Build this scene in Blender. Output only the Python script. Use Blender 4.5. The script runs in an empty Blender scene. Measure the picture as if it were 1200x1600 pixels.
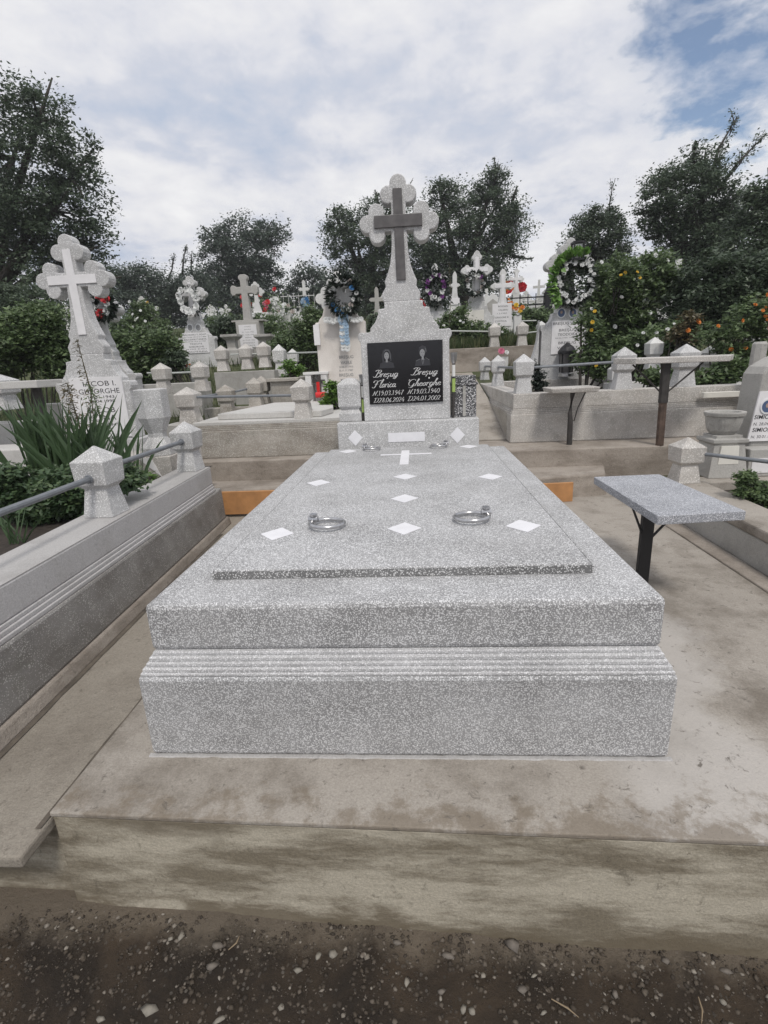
import bpy, math, random
import numpy as np
from mathutils import Vector, Matrix
R = math.radians
HAZE = .0016
random.seed(7); rng = np.random.default_rng(11)
sc = bpy.context.scene
col = sc.collection

# ------------------------------------------------------------------ camera
CAM = np.array([0.0736, -1.2451, 1.5]); YAW, PITCH, ROLL, FOC = 0.07316, 0.28262, -0.04671, 795.8
_cy, _sy = math.cos(YAW), math.sin(YAW)
_r0 = np.array([_cy, _sy, 0.0]); _fw = np.array([-_sy * math.cos(PITCH), _cy * math.cos(PITCH), -math.sin(PITCH)])
_u0 = np.cross(_r0, _fw)
_r = _r0 * math.cos(ROLL) + _u0 * math.sin(ROLL); _u = -_r0 * math.sin(ROLL) + _u0 * math.cos(ROLL)
def P(px, py, Y):                       # survey point: photo pixel on the vertical plane y = Y -> world
    d = _fw + _r * (px - 600) / FOC - _u * (py - 800) / FOC
    return Vector(CAM + d * ((Y - CAM[1]) / d[1]))
def MPP(Y): return (Y - CAM[1]) * 1.0 / FOC * 1.0   # metres per photo pixel at depth Y (about)
cd = bpy.data.cameras.new('camera'); co = bpy.data.objects.new('camera', cd); col.objects.link(co)
co.matrix_world = Matrix(((_r[0], _u[0], -_fw[0], CAM[0]), (_r[1], _u[1], -_fw[1], CAM[1]), (_r[2], _u[2], -_fw[2], CAM[2]), (0, 0, 0, 1)))
cd.sensor_fit = 'HORIZONTAL'; cd.sensor_width = 36; cd.lens = 36 * FOC / 1200
cd.clip_start = .02; cd.clip_end = 3000
sc.camera = co

# ------------------------------------------------------------------ sky
w = bpy.data.worlds.new('World'); sc.world = w; w.use_nodes = True
nt = w.node_tree; nt.nodes.clear()
def N(nt, t, **k):
    n = nt.nodes.new(t)
    for a, b in k.items():
        if a in n.inputs.keys(): n.inputs[a].default_value = b
        else: setattr(n, a, b)
    return n
def ramp(nt, stops, src=None, interp='LINEAR'):
    n = nt.nodes.new('ShaderNodeValToRGB'); cr = n.color_ramp; cr.interpolation = interp
    while len(cr.elements) < len(stops): cr.elements.new(.5)
    for e, (p, c) in zip(cr.elements, stops):
        e.position = p; e.color = (c, c, c, 1) if isinstance(c, (int, float)) else (*c, 1)
    if src: nt.links.new(src, n.inputs[0])
    return n
SUN_EL, SUN_AZ = R(55), R(163)          # behind the camera, a little to the right
out = N(nt, 'ShaderNodeOutputWorld'); bg = N(nt, 'ShaderNodeBackground')
sky = N(nt, 'ShaderNodeTexSky', sky_type='NISHITA', sun_disc=False, sun_elevation=SUN_EL, sun_rotation=SUN_AZ)
tc = N(nt, 'ShaderNodeTexCoord'); sp = N(nt, 'ShaderNodeSeparateXYZ'); nt.links.new(tc.outputs['Generated'], sp.inputs[0])
def math_(nt, op, a, b=None, clamp=False):
    n = nt.nodes.new('ShaderNodeMath'); n.operation = op; n.use_clamp = clamp
    for i, v in enumerate((a, b)):
        if v is None: continue
        if isinstance(v, (int, float)): n.inputs[i].default_value = v
        else: nt.links.new(v, n.inputs[i])
    return n.outputs[0]
zz = math_(nt, 'ADD', math_(nt, 'MAXIMUM', sp.outputs[2], 0.0), .22)
cb = N(nt, 'ShaderNodeCombineXYZ')
nt.links.new(math_(nt, 'DIVIDE', sp.outputs[0], zz), cb.inputs[0]); nt.links.new(math_(nt, 'DIVIDE', sp.outputs[1], zz), cb.inputs[1])
mp = N(nt, 'ShaderNodeMapping'); mp.inputs['Location'].default_value = (5.3, 2.2, 0.9); mp.inputs['Scale'].default_value = (1.35, 1.35, 1)
nt.links.new(cb.outputs[0], mp.inputs[0])
n1 = N(nt, 'ShaderNodeTexNoise', Scale=1.3, Detail=9.0, Roughness=.56, Distortion=.25); nt.links.new(mp.outputs[0], n1.inputs['Vector'])
n2 = N(nt, 'ShaderNodeTexNoise', Scale=5.0, Detail=9.0, Roughness=.6, Distortion=.2); nt.links.new(mp.outputs[0], n2.inputs['Vector'])
mixn = math_(nt, 'ADD', math_(nt, 'MULTIPLY', n1.outputs[0], .68), math_(nt, 'MULTIPLY', n2.outputs[0], .32))
cr = ramp(nt, [(.34, (.40, .455, .56)), (.42, (.505, .53, .60)), (.47, (.595, .605, .65)), (.53, (.66, .662, .685)), (.62, (.74, .74, .745))], mixn)
# opening in the clouds where the photo shows blue
_d = _fw + _r * (1165 - 600) / FOC - _u * (55 - 800) / FOC; _d = _d / np.linalg.norm(_d)
vd = N(nt, 'ShaderNodeVectorMath', operation='DOT_PRODUCT'); vd.inputs[1].default_value = tuple(_d); nt.links.new(tc.outputs['Generated'], vd.inputs[0])
hole = math_(nt, 'ADD', vd.outputs['Value'], math_(nt, 'MULTIPLY', math_(nt, 'SUBTRACT', n2.outputs[0], .5), .035))
hr = ramp(nt, [(.9915, 0.0), (.9988, .95)], hole)
skm = N(nt, 'ShaderNodeMixRGB', blend_type='MULTIPLY'); skm.inputs[0].default_value = 1; skm.inputs[2].default_value = (.10, .10, .10, 1)
nt.links.new(sky.outputs[0], skm.inputs[1])
mx = N(nt, 'ShaderNodeMixRGB'); nt.links.new(hr.outputs[0], mx.inputs[0]); nt.links.new(cr.outputs[0], mx.inputs[1]); nt.links.new(skm.outputs[0], mx.inputs[2])
nt.links.new(mx.outputs[0], bg.inputs[0]); bg.inputs[1].default_value = 1.0
nt.links.new(bg.outputs[0], out.inputs[0])

sl = bpy.data.lights.new('sun', 'SUN'); sl.energy = 1.5; sl.angle = R(11); sl.color = (1, .95, .88)
so = bpy.data.objects.new('sun', sl); col.objects.link(so)
so.rotation_euler = (R(90) - SUN_EL, 0, math.pi - SUN_AZ)
sc.view_settings.view_transform = 'Standard'; sc.view_settings.look = 'None'; sc.view_settings.gamma = 1
sc.view_settings.use_curve_mapping = False; sc.view_settings.exposure = 0.34
sc.render.engine = 'CYCLES'; sc.cycles.max_bounces = 6

# ------------------------------------------------------------------ materials
MATS = {}
def newmat(name):
    m = bpy.data.materials.new(name); m.use_nodes = True; nt = m.node_tree
    b = nt.nodes['Principled BSDF']; MATS[name] = m
    return m, nt, b
def coords(nt, scale=None):
    t = nt.nodes.new('ShaderNodeNewGeometry')
    return t.outputs['Position']
def noise(nt, src, scale, detail=4, rough=.55, dist=0):
    n = N(nt, 'ShaderNodeTexNoise', Scale=float(scale), Detail=float(detail), Roughness=float(rough), Distortion=float(dist)); nt.links.new(src, n.inputs['Vector']); return n.outputs[0]
def mixc(nt, f, a, b, mode='MIX'):
    n = nt.nodes.new('ShaderNodeMixRGB'); n.blend_type = mode
    for i, v in ((0, f), (1, a), (2, b)):
        if isinstance(v, (int, float)): n.inputs[i].default_value = v
        elif isinstance(v, tuple): n.inputs[i].default_value = (*v, 1)
        else: nt.links.new(v, n.inputs[i])
    return n.outputs[0]
def bump(nt, b, h, s, d=.01):
    n = nt.nodes.new('ShaderNodeBump'); n.inputs['Strength'].default_value = s; n.inputs['Distance'].default_value = d
    nt.links.new(h, n.inputs['Height']); nt.links.new(n.outputs[0], b.inputs['Normal'])
def stretch(nt, src, sx, sy, sz):
    m = nt.nodes.new('ShaderNodeMapping'); m.inputs['Scale'].default_value = (sx, sy, sz); nt.links.new(src, m.inputs[0]); return m.outputs[0]

def terrazzo(name, scale, grout, chip, cover=.5, dirt=.35, tint=(.30, .27, .22), moss=0.0):
    m, nt, b = newmat(name); p = coords(nt)
    pw = nt.nodes.new('ShaderNodeVectorMath'); pw.operation = 'ADD'
    nz = N(nt, 'ShaderNodeTexNoise', Scale=scale * .9, Detail=2.0); nt.links.new(p, nz.inputs['Vector'])
    sm = nt.nodes.new('ShaderNodeVectorMath'); sm.operation = 'SCALE'; sm.inputs['Scale'].default_value = .5 / scale; nt.links.new(nz.outputs['Color'], sm.inputs[0])
    nt.links.new(p, pw.inputs[0]); nt.links.new(sm.outputs[0], pw.inputs[1])
    v = N(nt, 'ShaderNodeTexVoronoi', Scale=float(scale)); nt.links.new(pw.outputs[0], v.inputs['Vector'])
    v.feature = 'F1'
    sepc = nt.nodes.new('ShaderNodeSeparateColor'); nt.links.new(v.outputs['Color'], sepc.inputs[0])
    # every chip has its own size, some cells have no chip
    big = noise(nt, p, 5, 3, .6); big2 = noise(nt, p, 22, 3, .6)
    thr = math_(nt, 'ADD', math_(nt, 'MULTIPLY', sepc.outputs[0], .40), .5 * cover - .02)
    thr = math_(nt, 'ADD', thr, math_(nt, 'MULTIPLY', math_(nt, 'SUBTRACT', big2, .5), .16))
    dd = math_(nt, 'SUBTRACT', thr, v.outputs['Distance'])
    mask = math_(nt, 'MULTIPLY', dd, 7.0, True)
    tone = math_(nt, 'ADD', math_(nt, 'MULTIPLY', sepc.outputs[1], .38), .74)
    cc = mixc(nt, 1.0, chip, tone, 'MULTIPLY')
    g = mixc(nt, ramp(nt, [(.35, 0.0), (.65, 1.0)], big).outputs[0], tuple(x * .86 for x in grout), tuple(min(1, x * 1.12) for x in grout))
    c = mixc(nt, mask, g, cc)
    dm = ramp(nt, [(.42, 0.0), (.72, dirt)], noise(nt, stretch(nt, p, 1.3, 1.3, 3.2), 2.6, 6, .62)).outputs[0]
    c = mixc(nt, dm, c, tint, 'MULTIPLY')
    if moss:
        mm = ramp(nt, [(.55, 0.0), (.7, moss)], noise(nt, p, 7, 6, .7)).outputs[0]
        c = mixc(nt, mm, c, (.10, .10, .06))
    nt.links.new(c, b.inputs['Base Color']); b.inputs['Roughness'].default_value = .62
    bump(nt, b, math_(nt, 'ADD', mask, math_(nt, 'MULTIPLY', big2, .6)), .35, .0016)
    return m
M = {}
M['new_terrazzo'] = terrazzo('bright_terrazzo', 240, (.31, .31, .316), (.72, .725, .735), .66, .55, (.66, .65, .635))
M['rib_terrazzo'] = terrazzo('light_rib_terrazzo', 240, (.44, .44, .445), (.74, .74, .75), .66, .3, (.7, .7, .7))
M['lid_edge'] = terrazzo('dark_edge_terrazzo', 190, (.17, .17, .17), (.72, .72, .72), .44, .3, (.5, .5, .5))
M['front_terrazzo'] = M['new_terrazzo']
M['dark_terrazzo'] = terrazzo('coarse_dark_terrazzo', 115, (.07, .07, .075), (.62, .62, .63), .52, .1)
M['desk_terrazzo'] = terrazzo('blue_grey_terrazzo', 250, (.27, .28, .305), (.70, .71, .75), .5, .1, (.6, .6, .65))
M['head_terrazzo'] = terrazzo('pale_terrazzo', 170, (.45, .45, .452), (.78, .782, .785), .5, .38, (.66, .65, .62))
M['old_terrazzo'] = terrazzo('weathered_terrazzo', 130, (.46, .44, .415), (.74, .72, .69), .46, .45, (.58, .53, .48), .25)
M['wall_terrazzo'] = terrazzo('lichen_stained_terrazzo', 150, (.36, .335, .30), (.60, .58, .54), .40, .6, (.45, .40, .35), .35)
M['kerb_terrazzo'] = terrazzo('worn_dark_terrazzo', 170, (.26, .25, .24), (.52, .51, .49), .34, .6, (.5, .47, .43), .25)
M['far_terrazzo'] = terrazzo('whitish_terrazzo', 70, (.55, .55, .55), (.76, .76, .75), .5, .35, (.55, .53, .48))

def patch(nt, p, c):
    sx_ = nt.nodes.new('ShaderNodeSeparateXYZ'); nt.links.new(p, sx_.inputs[0])
    wob = math_(nt, 'MULTIPLY', math_(nt, 'SUBTRACT', noise(nt, p, 2.2, 5, .6), .5), .7)
    d1 = math_(nt, 'SUBTRACT', 1.16, math_(nt, 'ADD', sx_.outputs[0], wob))
    d2 = math_(nt, 'ADD', sx_.outputs[0], -.55)
    k = math_(nt, 'MULTIPLY', math_(nt, 'MULTIPLY', d1, 9.0, True), math_(nt, 'MULTIPLY', d2, 9.0, True))
    y1_ = math_(nt, 'MULTIPLY', math_(nt, 'SUBTRACT', 1.5, sx_.outputs[1]), 2.0, True)
    k = math_(nt, 'MULTIPLY', math_(nt, 'MULTIPLY', k, y1_), .6)
    return mixc(nt, k, c, (.50, .475, .45))
def concrete(name, a, bcol, stain, sscale=1.6, sx=1, sy=1, sz=1, rough=.85, lo=.42, hi=.62, pits=.5, bs=.4):
    m, nt, b = newmat(name); p = coords(nt)
    st = ramp(nt, [(lo, 0.0), (hi, 1.0)], noise(nt, stretch(nt, p, sx, sy, sz), sscale, 10, .68, .12)).outputs[0]
    base = mixc(nt, noise(nt, p, 9, 6, .65), a, bcol)
    c = mixc(nt, st, base, stain)
    f = noise(nt, p, 160, 4, .7)
    c = mixc(nt, 1.0, c, ramp(nt, [(.25, .72), (.7, 1.12)], f).outputs[0], 'MULTIPLY')
    if name == 'tan_concrete':
        c = patch(nt, p, c); fe = nt.nodes.new('ShaderNodeSeparateXYZ'); nt.links.new(p, fe.inputs[0])
        fn = math_(nt, 'MULTIPLY', math_(nt, 'SUBTRACT', noise(nt, p, 11, 8, .72), .53), .9)
        fm = math_(nt, 'MULTIPLY', math_(nt, 'ADD', math_(nt, 'SUBTRACT', -.13, fe.outputs[1]), fn), 9.0, True)
        c = mixc(nt, math_(nt, 'MULTIPLY', fm, .65), c, (.175, .14, .10))
    pt = ramp(nt, [(.58, 0.0), (.68, pits)], noise(nt, p, 26, 6, .75, .6)).outputs[0]
    c = mixc(nt, pt, c, tuple(x * .55 for x in stain))
    if name == 'damp_stained_concrete':      # splashed mud along the foot and damp under the edge
        sz_ = nt.nodes.new('ShaderNodeSeparateXYZ'); nt.links.new(p, sz_.inputs[0])
        wv = math_(nt, 'MULTIPLY', math_(nt, 'SUBTRACT', noise(nt, stretch(nt, p, 1, 1, 2.5), 3.0, 7, .65), .5), .42)
        mud = math_(nt, 'MULTIPLY', math_(nt, 'SUBTRACT', .095, math_(nt, 'ADD', sz_.outputs[2], wv)), 22.0, True)
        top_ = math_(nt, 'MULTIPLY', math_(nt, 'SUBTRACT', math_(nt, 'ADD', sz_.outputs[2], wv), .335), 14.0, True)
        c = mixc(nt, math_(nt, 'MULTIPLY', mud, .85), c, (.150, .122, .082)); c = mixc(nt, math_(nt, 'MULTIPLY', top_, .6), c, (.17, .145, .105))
    nt.links.new(c, b.inputs['Base Color']); b.inputs['Roughness'].default_value = rough
    h = math_(nt, 'ADD', noise(nt, p, 26, 7, .7), math_(nt, 'MULTIPLY', f, .35))
    bump(nt, b, h, bs, .012)
    return m
M['pad'] = concrete('tan_concrete', (.42, .385, .34), (.325, .295, .26), (.20, .175, .145), 2.8, 1, 1, 1, .9, .47, .66, .85)
M['riser'] = concrete('damp_stained_concrete', (.53, .485, .395), (.44, .40, .32), (.215, .185, .135), 2.4, .75, .75, 3.2, .8, .44, .58, .6)
M['floor'] = concrete('rough_concrete', (.37, .335, .285), (.28, .25, .21), (.185, .16, .13), 1.7, 1, 1, 1, .92, .46, .72, .55, .8)
M['kerb_top'] = concrete('smooth_grey_concrete', (.47, .46, .45), (.40, .39, .385), (.30, .29, .28), 3, 1, 1, 1, .8, .5, .8, .25, .15)
M['kerb_face'] = concrete('cool_grey_concrete', (.54, .53, .53), (.47, .46, .46), (.38, .365, .35), 2, 1, 1, .6, .8, .5, .8, .4, .2)
M['step'] = concrete('old_step_concrete', (.42, .375, .33), (.33, .29, .25), (.20, .17, .14), 2.4, 1, 1, 2, .9, .42, .66, .5, .6)
M['pale'] = concrete('pale_concrete', (.60, .59, .57), (.52, .51, .49), (.38, .36, .33), 3, 1, 1, 1, .8, .55, .85, .2, .15)
M['lime'] = concrete('limewashed_stone', (.76, .72, .68), (.68, .64, .60), (.50, .46, .42), 3, 1, 1, .7, .85, .5, .85, .2, .25)
M['white_stone'] = concrete('white_painted_stone', (.74, .74, .73), (.66, .66, .65), (.46, .46, .44), 4, 1, 1, .8, .8, .55, .85, .2, .15)
M['rough_grey'] = concrete('plain_grey_cement', (.47, .46, .435), (.39, .38, .36), (.27, .26, .24), 3, 1, 1, 1, .9, .5, .75, .4, .4)

def simple(name, c, rough=.5, metal=0, var=.0, vs=20, spec=None, bs=0):
    m, nt, b = newmat(name)
    if var:
        p = coords(nt); f = ramp(nt, [(.3, 1 - var), (.7, 1 + var * .4)], noise(nt, p, vs, 5, .6)).outputs[0]
        nt.links.new(mixc(nt, 1.0, c, f, 'MULTIPLY'), b.inputs['Base Color'])
        if bs: bump(nt, b, noise(nt, p, vs * 3, 4, .6), bs, .003)
    else: b.inputs['Base Color'].default_value = (*c, 1)
    b.inputs['Roughness'].default_value = rough; b.inputs['Metallic'].default_value = metal
    if spec is not None: b.inputs['Specular IOR Level'].default_value = spec
    return m
M['marble'] = simple('white_marble', (.78, .77, .78), .35, 0, .10, 9)
M['inlay'] = simple('white_marble_inlay', (.80, .80, .83), .4, 0, .08, 14)
M['ivory'] = simple('cream_marble', (.74, .72, .66), .4, 0, .1, 8)
M['steel'] = simple('brushed_steel', (.55, .55, .56), .28, 1.0, .2, 60)
M['rail'] = simple('grey_painted_pipe', (.20, .215, .235), .5, .2, .2, 30)
M['rail_light'] = simple('silver_painted_pipe', (.42, .44, .42), .5, .2, .15, 30)
M['black_metal'] = simple('black_painted_metal', (.012, .012, .014), .45, 0)
M['rusty'] = simple('rusty_brown_metal', (.13, .09, .07), .7, .2, .6, 14, None, .3)
M['dark_iron'] = simple('dark_weathered_iron', (.06, .055, .052), .7, .2, .4, 20)
M['granite'] = simple('polished_black_granite', (.012, .012, .014), .12, 0, 0)
M['etch'] = simple('etched_letter_white', (.62, .62, .62), .6)
M['etch_mid'] = simple('etched_grey', (.26, .265, .275), .5)
M['etch_dim'] = simple('etched_dark_grey', (.035, .036, .042), .4)
M['ink'] = simple('black_lettering', (.03, .03, .035), .6)
M['grey_ink'] = simple('faded_grey_lettering', (.22, .22, .22), .6)
M['wood_orange'] = simple('orange_stained_board', (.50, .25, .10), .65, 0, .25, 9)
M['wood_dark'] = simple('dark_varnished_inlay', (.115, .108, .108), .38, 0, .35, 16)
M['wood_pale'] = simple('pale_wood', (.55, .43, .27), .7, 0, .2, 40)
M['bark'] = simple('dark_bark', (.055, .048, .042), .9, 0, .4, 12, None, .5)
M['joint'] = simple('dark_joint_dirt', (.13, .11, .088), .95, 0, .5, 14, None, .4)
M['soil'] = simple('dark_planting_soil', (.045, .035, .028), .95, 0, .5, 30, None, .8)
M['red'] = simple('red_petals', (.55, .02, .03), .6, 0, .3, 60)
M['white_petal'] = simple('white_petals', (.74, .75, .74), .6, 0, .12, 60)
M['purple'] = simple('purple_petals', (.22, .06, .26), .6, 0, .3, 60)
M['blue_petal'] = simple('pale_blue_petals', (.38, .52, .66), .6, 0, .2, 60)
M['strong_blue'] = simple('blue_petals', (.06, .22, .48), .6, 0, .3, 60)
M['pink'] = simple('pink_petals', (.62, .16, .26), .6, 0, .2, 60)
M['orange'] = simple('orange_petals', (.62, .19, .02), .6, 0, .3, 60)
M['yellow'] = simple('yellow_petals', (.65, .42, .03), .6, 0, .2, 60)
M['silver_petal'] = simple('silver_brown_petals', (.44, .39, .36), .5, 0, .3, 60)
M['green_plastic'] = simple('lime_green_plastic', (.34, .47, .13), .45)
M['white_plastic'] = simple('white_plastic', (.7, .7, .68), .45)
M['red_plastic'] = simple('red_candle_plastic', (.60, .02, .02), .3)
M['enamel'] = simple('white_enamel', (.75, .76, .77), .2)
M['photo_dark'] = simple('dark_portrait_photo', (.09, .085, .10), .3, 0, .5, 60)
M['skin'] = simple('portrait_skin_tone', (.42, .30, .24), .4)
M['cloth_blue'] = simple('portrait_blue_cloth', (.08, .12, .22), .4)

def leafmat(name, c1, c2, c3, sc_=3.0, trans=.25, rough=.42):
    m, nt, b = newmat(name); g = nt.nodes.new('ShaderNodeNewGeometry')
    c = mixc(nt, noise(nt, g.outputs['Position'], sc_, 3, .6), c1, c2)
    rnd = g.outputs['Random Per Island']
    c = mixc(nt, ramp(nt, [(.55, 0.0), (1.0, .85)], rnd).outputs[0], c, c3)
    nt.links.new(c, b.inputs['Base Color']); b.inputs['Roughness'].default_value = rough
    tr = nt.nodes.new('ShaderNodeBsdfTranslucent'); nt.links.new(c, tr.inputs[0])
    ms = nt.nodes.new('ShaderNodeMixShader'); ms.inputs[0].default_value = trans
    o = nt.nodes['Material Output']; nt.links.new(b.outputs[0], ms.inputs[1]); nt.links.new(tr.outputs[0], ms.inputs[2]); nt.links.new(ms.outputs[0], o.inputs[0])
    return m
M['leaf_dark'] = leafmat('dark_tree_leaves', (.082, .118, .068), (.052, .078, .052), (.125, .165, .10), .9, .3)
M['leaf_blue'] = leafmat('blue_green_tree_leaves', (.080, .110, .082), (.055, .078, .062), (.115, .15, .11), .7, .3)
M['leaf_bush'] = leafmat('bush_leaves', (.11, .165, .065), (.065, .105, .045), (.19, .26, .11), 3, .3)
M['leaf_bright'] = leafmat('bright_green_leaves', (.12, .22, .04), (.07, .14, .03), (.20, .34, .07), 5)
M['leaf_lime'] = leafmat('lime_wreath_leaves', (.17, .33, .07), (.11, .23, .05), (.27, .43, .13), 8)
M['leaf_wreath'] = leafmat('dark_wreath_leaves', (.02, .035, .022), (.012, .016, .016), (.05, .07, .05), 8)
M['leaf_sword'] = leafmat('sword_leaves', (.075, .125, .055), (.045, .085, .040), (.11, .16, .065), 4, .2, .45)
M['leaf_dry'] = leafmat('brownish_leaves', (.12, .10, .05), (.07, .07, .035), (.2, .15, .08), 4)
M['grass'] = leafmat('grass_blades', (.085, .12, .045), (.05, .08, .03), (.20, .20, .10), 4)

# ground: grass and earth far away, dark damp soil with fine gravel near
m, nt, b = newmat('earth_and_grass'); p = coords(nt)
soilc = mixc(nt, ramp(nt, [(.42, 0.0), (.75, 1.0)], noise(nt, p, 3.0, 7, .65, .4)).outputs[0], (.026, .018, .0115), (.105, .073, .045))
v = N(nt, 'ShaderNodeTexVoronoi', Scale=85.0); nt.links.new(p, v.inputs['Vector'])
sepc = nt.nodes.new('ShaderNodeSeparateColor'); nt.links.new(v.outputs['Color'], sepc.inputs[0])
gm = math_(nt, 'MULTIPLY', math_(nt, 'GREATER_THAN', sepc.outputs[0], .86), math_(nt, 'LESS_THAN', v.outputs['Distance'], .34))
gm = math_(nt, 'MULTIPLY', gm, ramp(nt, [(.3, .2), (.6, 1.0)], noise(nt, p, 6, 3)).outputs[0])
soilc = mixc(nt, gm, soilc, mixc(nt, sepc.outputs[1], (.07, .06, .05), (.20, .18, .155)))
grassc = mixc(nt, noise(nt, p, 2.5, 6, .7), (.045, .065, .028), (.12, .125, .06))
spx = nt.nodes.new('ShaderNodeSeparateXYZ'); nt.links.new(p, spx.inputs[0])
fy = math_(nt, 'MULTIPLY', math_(nt, 'SUBTRACT', spx.outputs[1], 2.5), .8, True)
lipn = math_(nt, 'ADD', spx.outputs[1], math_(nt, 'MULTIPLY', math_(nt, 'SUBTRACT', noise(nt, p, 7, 6, .7), .5), .22))
lip = math_(nt, 'MULTIPLY', math_(nt, 'MULTIPLY', math_(nt, 'ADD', lipn, .315), 16.0, True), math_(nt, 'SUBTRACT', 1.0, fy))
soilc = mixc(nt, math_(nt, 'MULTIPLY', lip, .8), soilc, (.20, .165, .125))
nt.links.new(mixc(nt, fy, soilc, grassc), b.inputs['Base Color']); b.inputs['Roughness'].default_value = .92
bump(nt, b, math_(nt, 'ADD', noise(nt, p, 45, 8, .75), math_(nt, 'MULTIPLY', gm, .5)), 1.0, .02)
M['ground'] = m

# ------------------------------------------------------------------ mesh helpers
ORG = {}
def setp(o, label=None, cat=None, group=None, kind=None):
    if label: o['label'] = label
    if cat: o['category'] = cat
    if group: o['group'] = group
    if kind: o['kind'] = kind
    return o
def thing(name, label, cat, loc, group=None):
    o = bpy.data.objects.new(name, None); o.empty_display_size = .1; col.objects.link(o); o.location = loc
    ORG[o.name] = Vector(loc); return setp(o, label, cat, group)
def linkmesh(name, me, mat, parent=None, loc=None, bevel=0, smooth=False):
    o = bpy.data.objects.new(name, me); col.objects.link(o)
    if mat is not None and not me.materials: me.materials.append(mat if not isinstance(mat, str) else M[mat])
    if parent is not None: o.parent = parent; ORG[o.name] = ORG[parent.name]
    else: ORG[o.name] = Vector((0, 0, 0))
    if loc is not None: o.location = loc
    if bevel:
        bm_ = o.modifiers.new('bevel', 'BEVEL'); bm_.width = bevel; bm_.segments = 2; bm_.limit_method = 'ANGLE'; bm_.angle_limit = R(32)
    if smooth:
        me.polygons.foreach_set('use_smooth', [True] * len(me.polygons))
    return o
class MB:
    def __init__(s): s.v = []; s.f = []
    def add(s, vs, fs):
        n = len(s.v); s.v += [tuple(a) for a in vs]; s.f += [tuple(i + n for i in f) for f in fs]; return s
    def hexa(s, a, b):   # bottom 4, top 4 (ccw from above)
        return s.add(list(a) + list(b), [(3, 2, 1, 0), (4, 5, 6, 7), (0, 1, 5, 4), (1, 2, 6, 5), (2, 3, 7, 6), (3, 0, 4, 7)])
    def box(s, x0, x1, y0, y1, z0, z1):
        return s.hexa([(x0, y0, z0), (x1, y0, z0), (x1, y1, z0), (x0, y1, z0)], [(x0, y0, z1), (x1, y0, z1), (x1, y1, z1), (x0, y1, z1)])
    def obox(s, c, L, W, z0, z1, ang=0, z0b=None):   # box centred at c, length along ang
        u = Vector((math.cos(ang), math.sin(ang))) * L / 2; n = Vector((-math.sin(ang), math.cos(ang))) * W / 2
        q = [(c[0] - u.x - n.x, c[1] - u.y - n.y), (c[0] + u.x - n.x, c[1] + u.y - n.y), (c[0] + u.x + n.x, c[1] + u.y + n.y), (c[0] - u.x + n.x, c[1] - u.y + n.y)]
        return s.hexa([(a, b_, z0) for a, b_ in q], [(a, b_, z1) for a, b_ in q])
    def frust(s, x, y, levels, ang=0, n=4):        # levels: (z, half width [, half depth])
        rows = []
        for L in levels:
            z, hw = L[0], L[1]; hd = L[2] if len(L) > 2 else hw; row = []
            for k in range(n):
                if n == 4: a, b_ = [(-hw, -hd), (hw, -hd), (hw, hd), (-hw, hd)][k]
                else: t = 2 * math.pi * (k + .5) / n; a, b_ = hw * math.cos(t), hd * math.sin(t)
                row.append((x + a * math.cos(ang) - b_ * math.sin(ang), y + a * math.sin(ang) + b_ * math.cos(ang), z))
            rows.append(row)
        vs = [v_ for r_ in rows for v_ in r_]; fs = [tuple(reversed(range(n)))]
        for i in range(len(rows) - 1):
            for k in range(n): fs.append((i * n + k, i * n + (k + 1) % n, (i + 1) * n + (k + 1) % n, (i + 1) * n + k))
        fs.append(tuple((len(rows) - 1) * n + k for k in range(n)))
        return s.add(vs, fs)
    def prism(s, pts, y0, y1):                     # outline in x,z (ccw seen from -y), extruded along y
        n = len(pts); vs = [(x, y0, z) for x, z in pts] + [(x, y1, z) for x, z in pts]
        fs = [tuple(range(n)), tuple(reversed(range(n, 2 * n)))] + [(i, i + n, (i + 1) % n + n, (i + 1) % n) for i in range(n)]
        return s.add(vs, fs)
    def tube(s, pts, rad, n=8, cap=True):
        pts = [Vector(q) for q in pts]; rad = rad if isinstance(rad, (list, tuple)) else [rad] * len(pts)
        vs = []; ref = Vector((0, 0, 1))
        for i, q in enumerate(pts):
            d = (pts[min(i + 1, len(pts) - 1)] - pts[max(i - 1, 0)]).normalized()
            a = d.cross(ref)
            if a.length < .05: a = d.cross(Vector((1, 0, 0)))
            a.normalize(); b_ = d.cross(a).normalized()
            for k in range(n):
                t = 2 * math.pi * k / n; vs.append(q + (a * math.cos(t) + b_ * math.sin(t)) * rad[i])
        fs = []
        for i in range(len(pts) - 1):
            for k in range(n): fs.append((i * n + k, i * n + (k + 1) % n, (i + 1) * n + (k + 1) % n, (i + 1) * n + k))
        if cap: fs += [tuple(reversed(range(n))), tuple((len(pts) - 1) * n + k for k in range(n))]
        return s.add(vs, fs)
    def torus(s, c, Rr, r_, ax=(0, 0, 1), n=28, k=10):
        ax = Vector(ax).normalized(); a = ax.orthogonal().normalized(); b_ = ax.cross(a); vs = []; fs = []
        for i in range(n):
            t = 2 * math.pi * i / n; d = a * math.cos(t) + b_ * math.sin(t)
            for j in range(k):
                q = 2 * math.pi * j / k; vs.append(Vector(c) + d * (Rr + r_ * math.cos(q)) + ax * r_ * math.sin(q))
        for i in range(n):
            for j in range(k): fs.append((i * k + j, ((i + 1) % n) * k + j, ((i + 1) % n) * k + (j + 1) % k, i * k + (j + 1) % k))
        return s.add(vs, fs)
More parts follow.
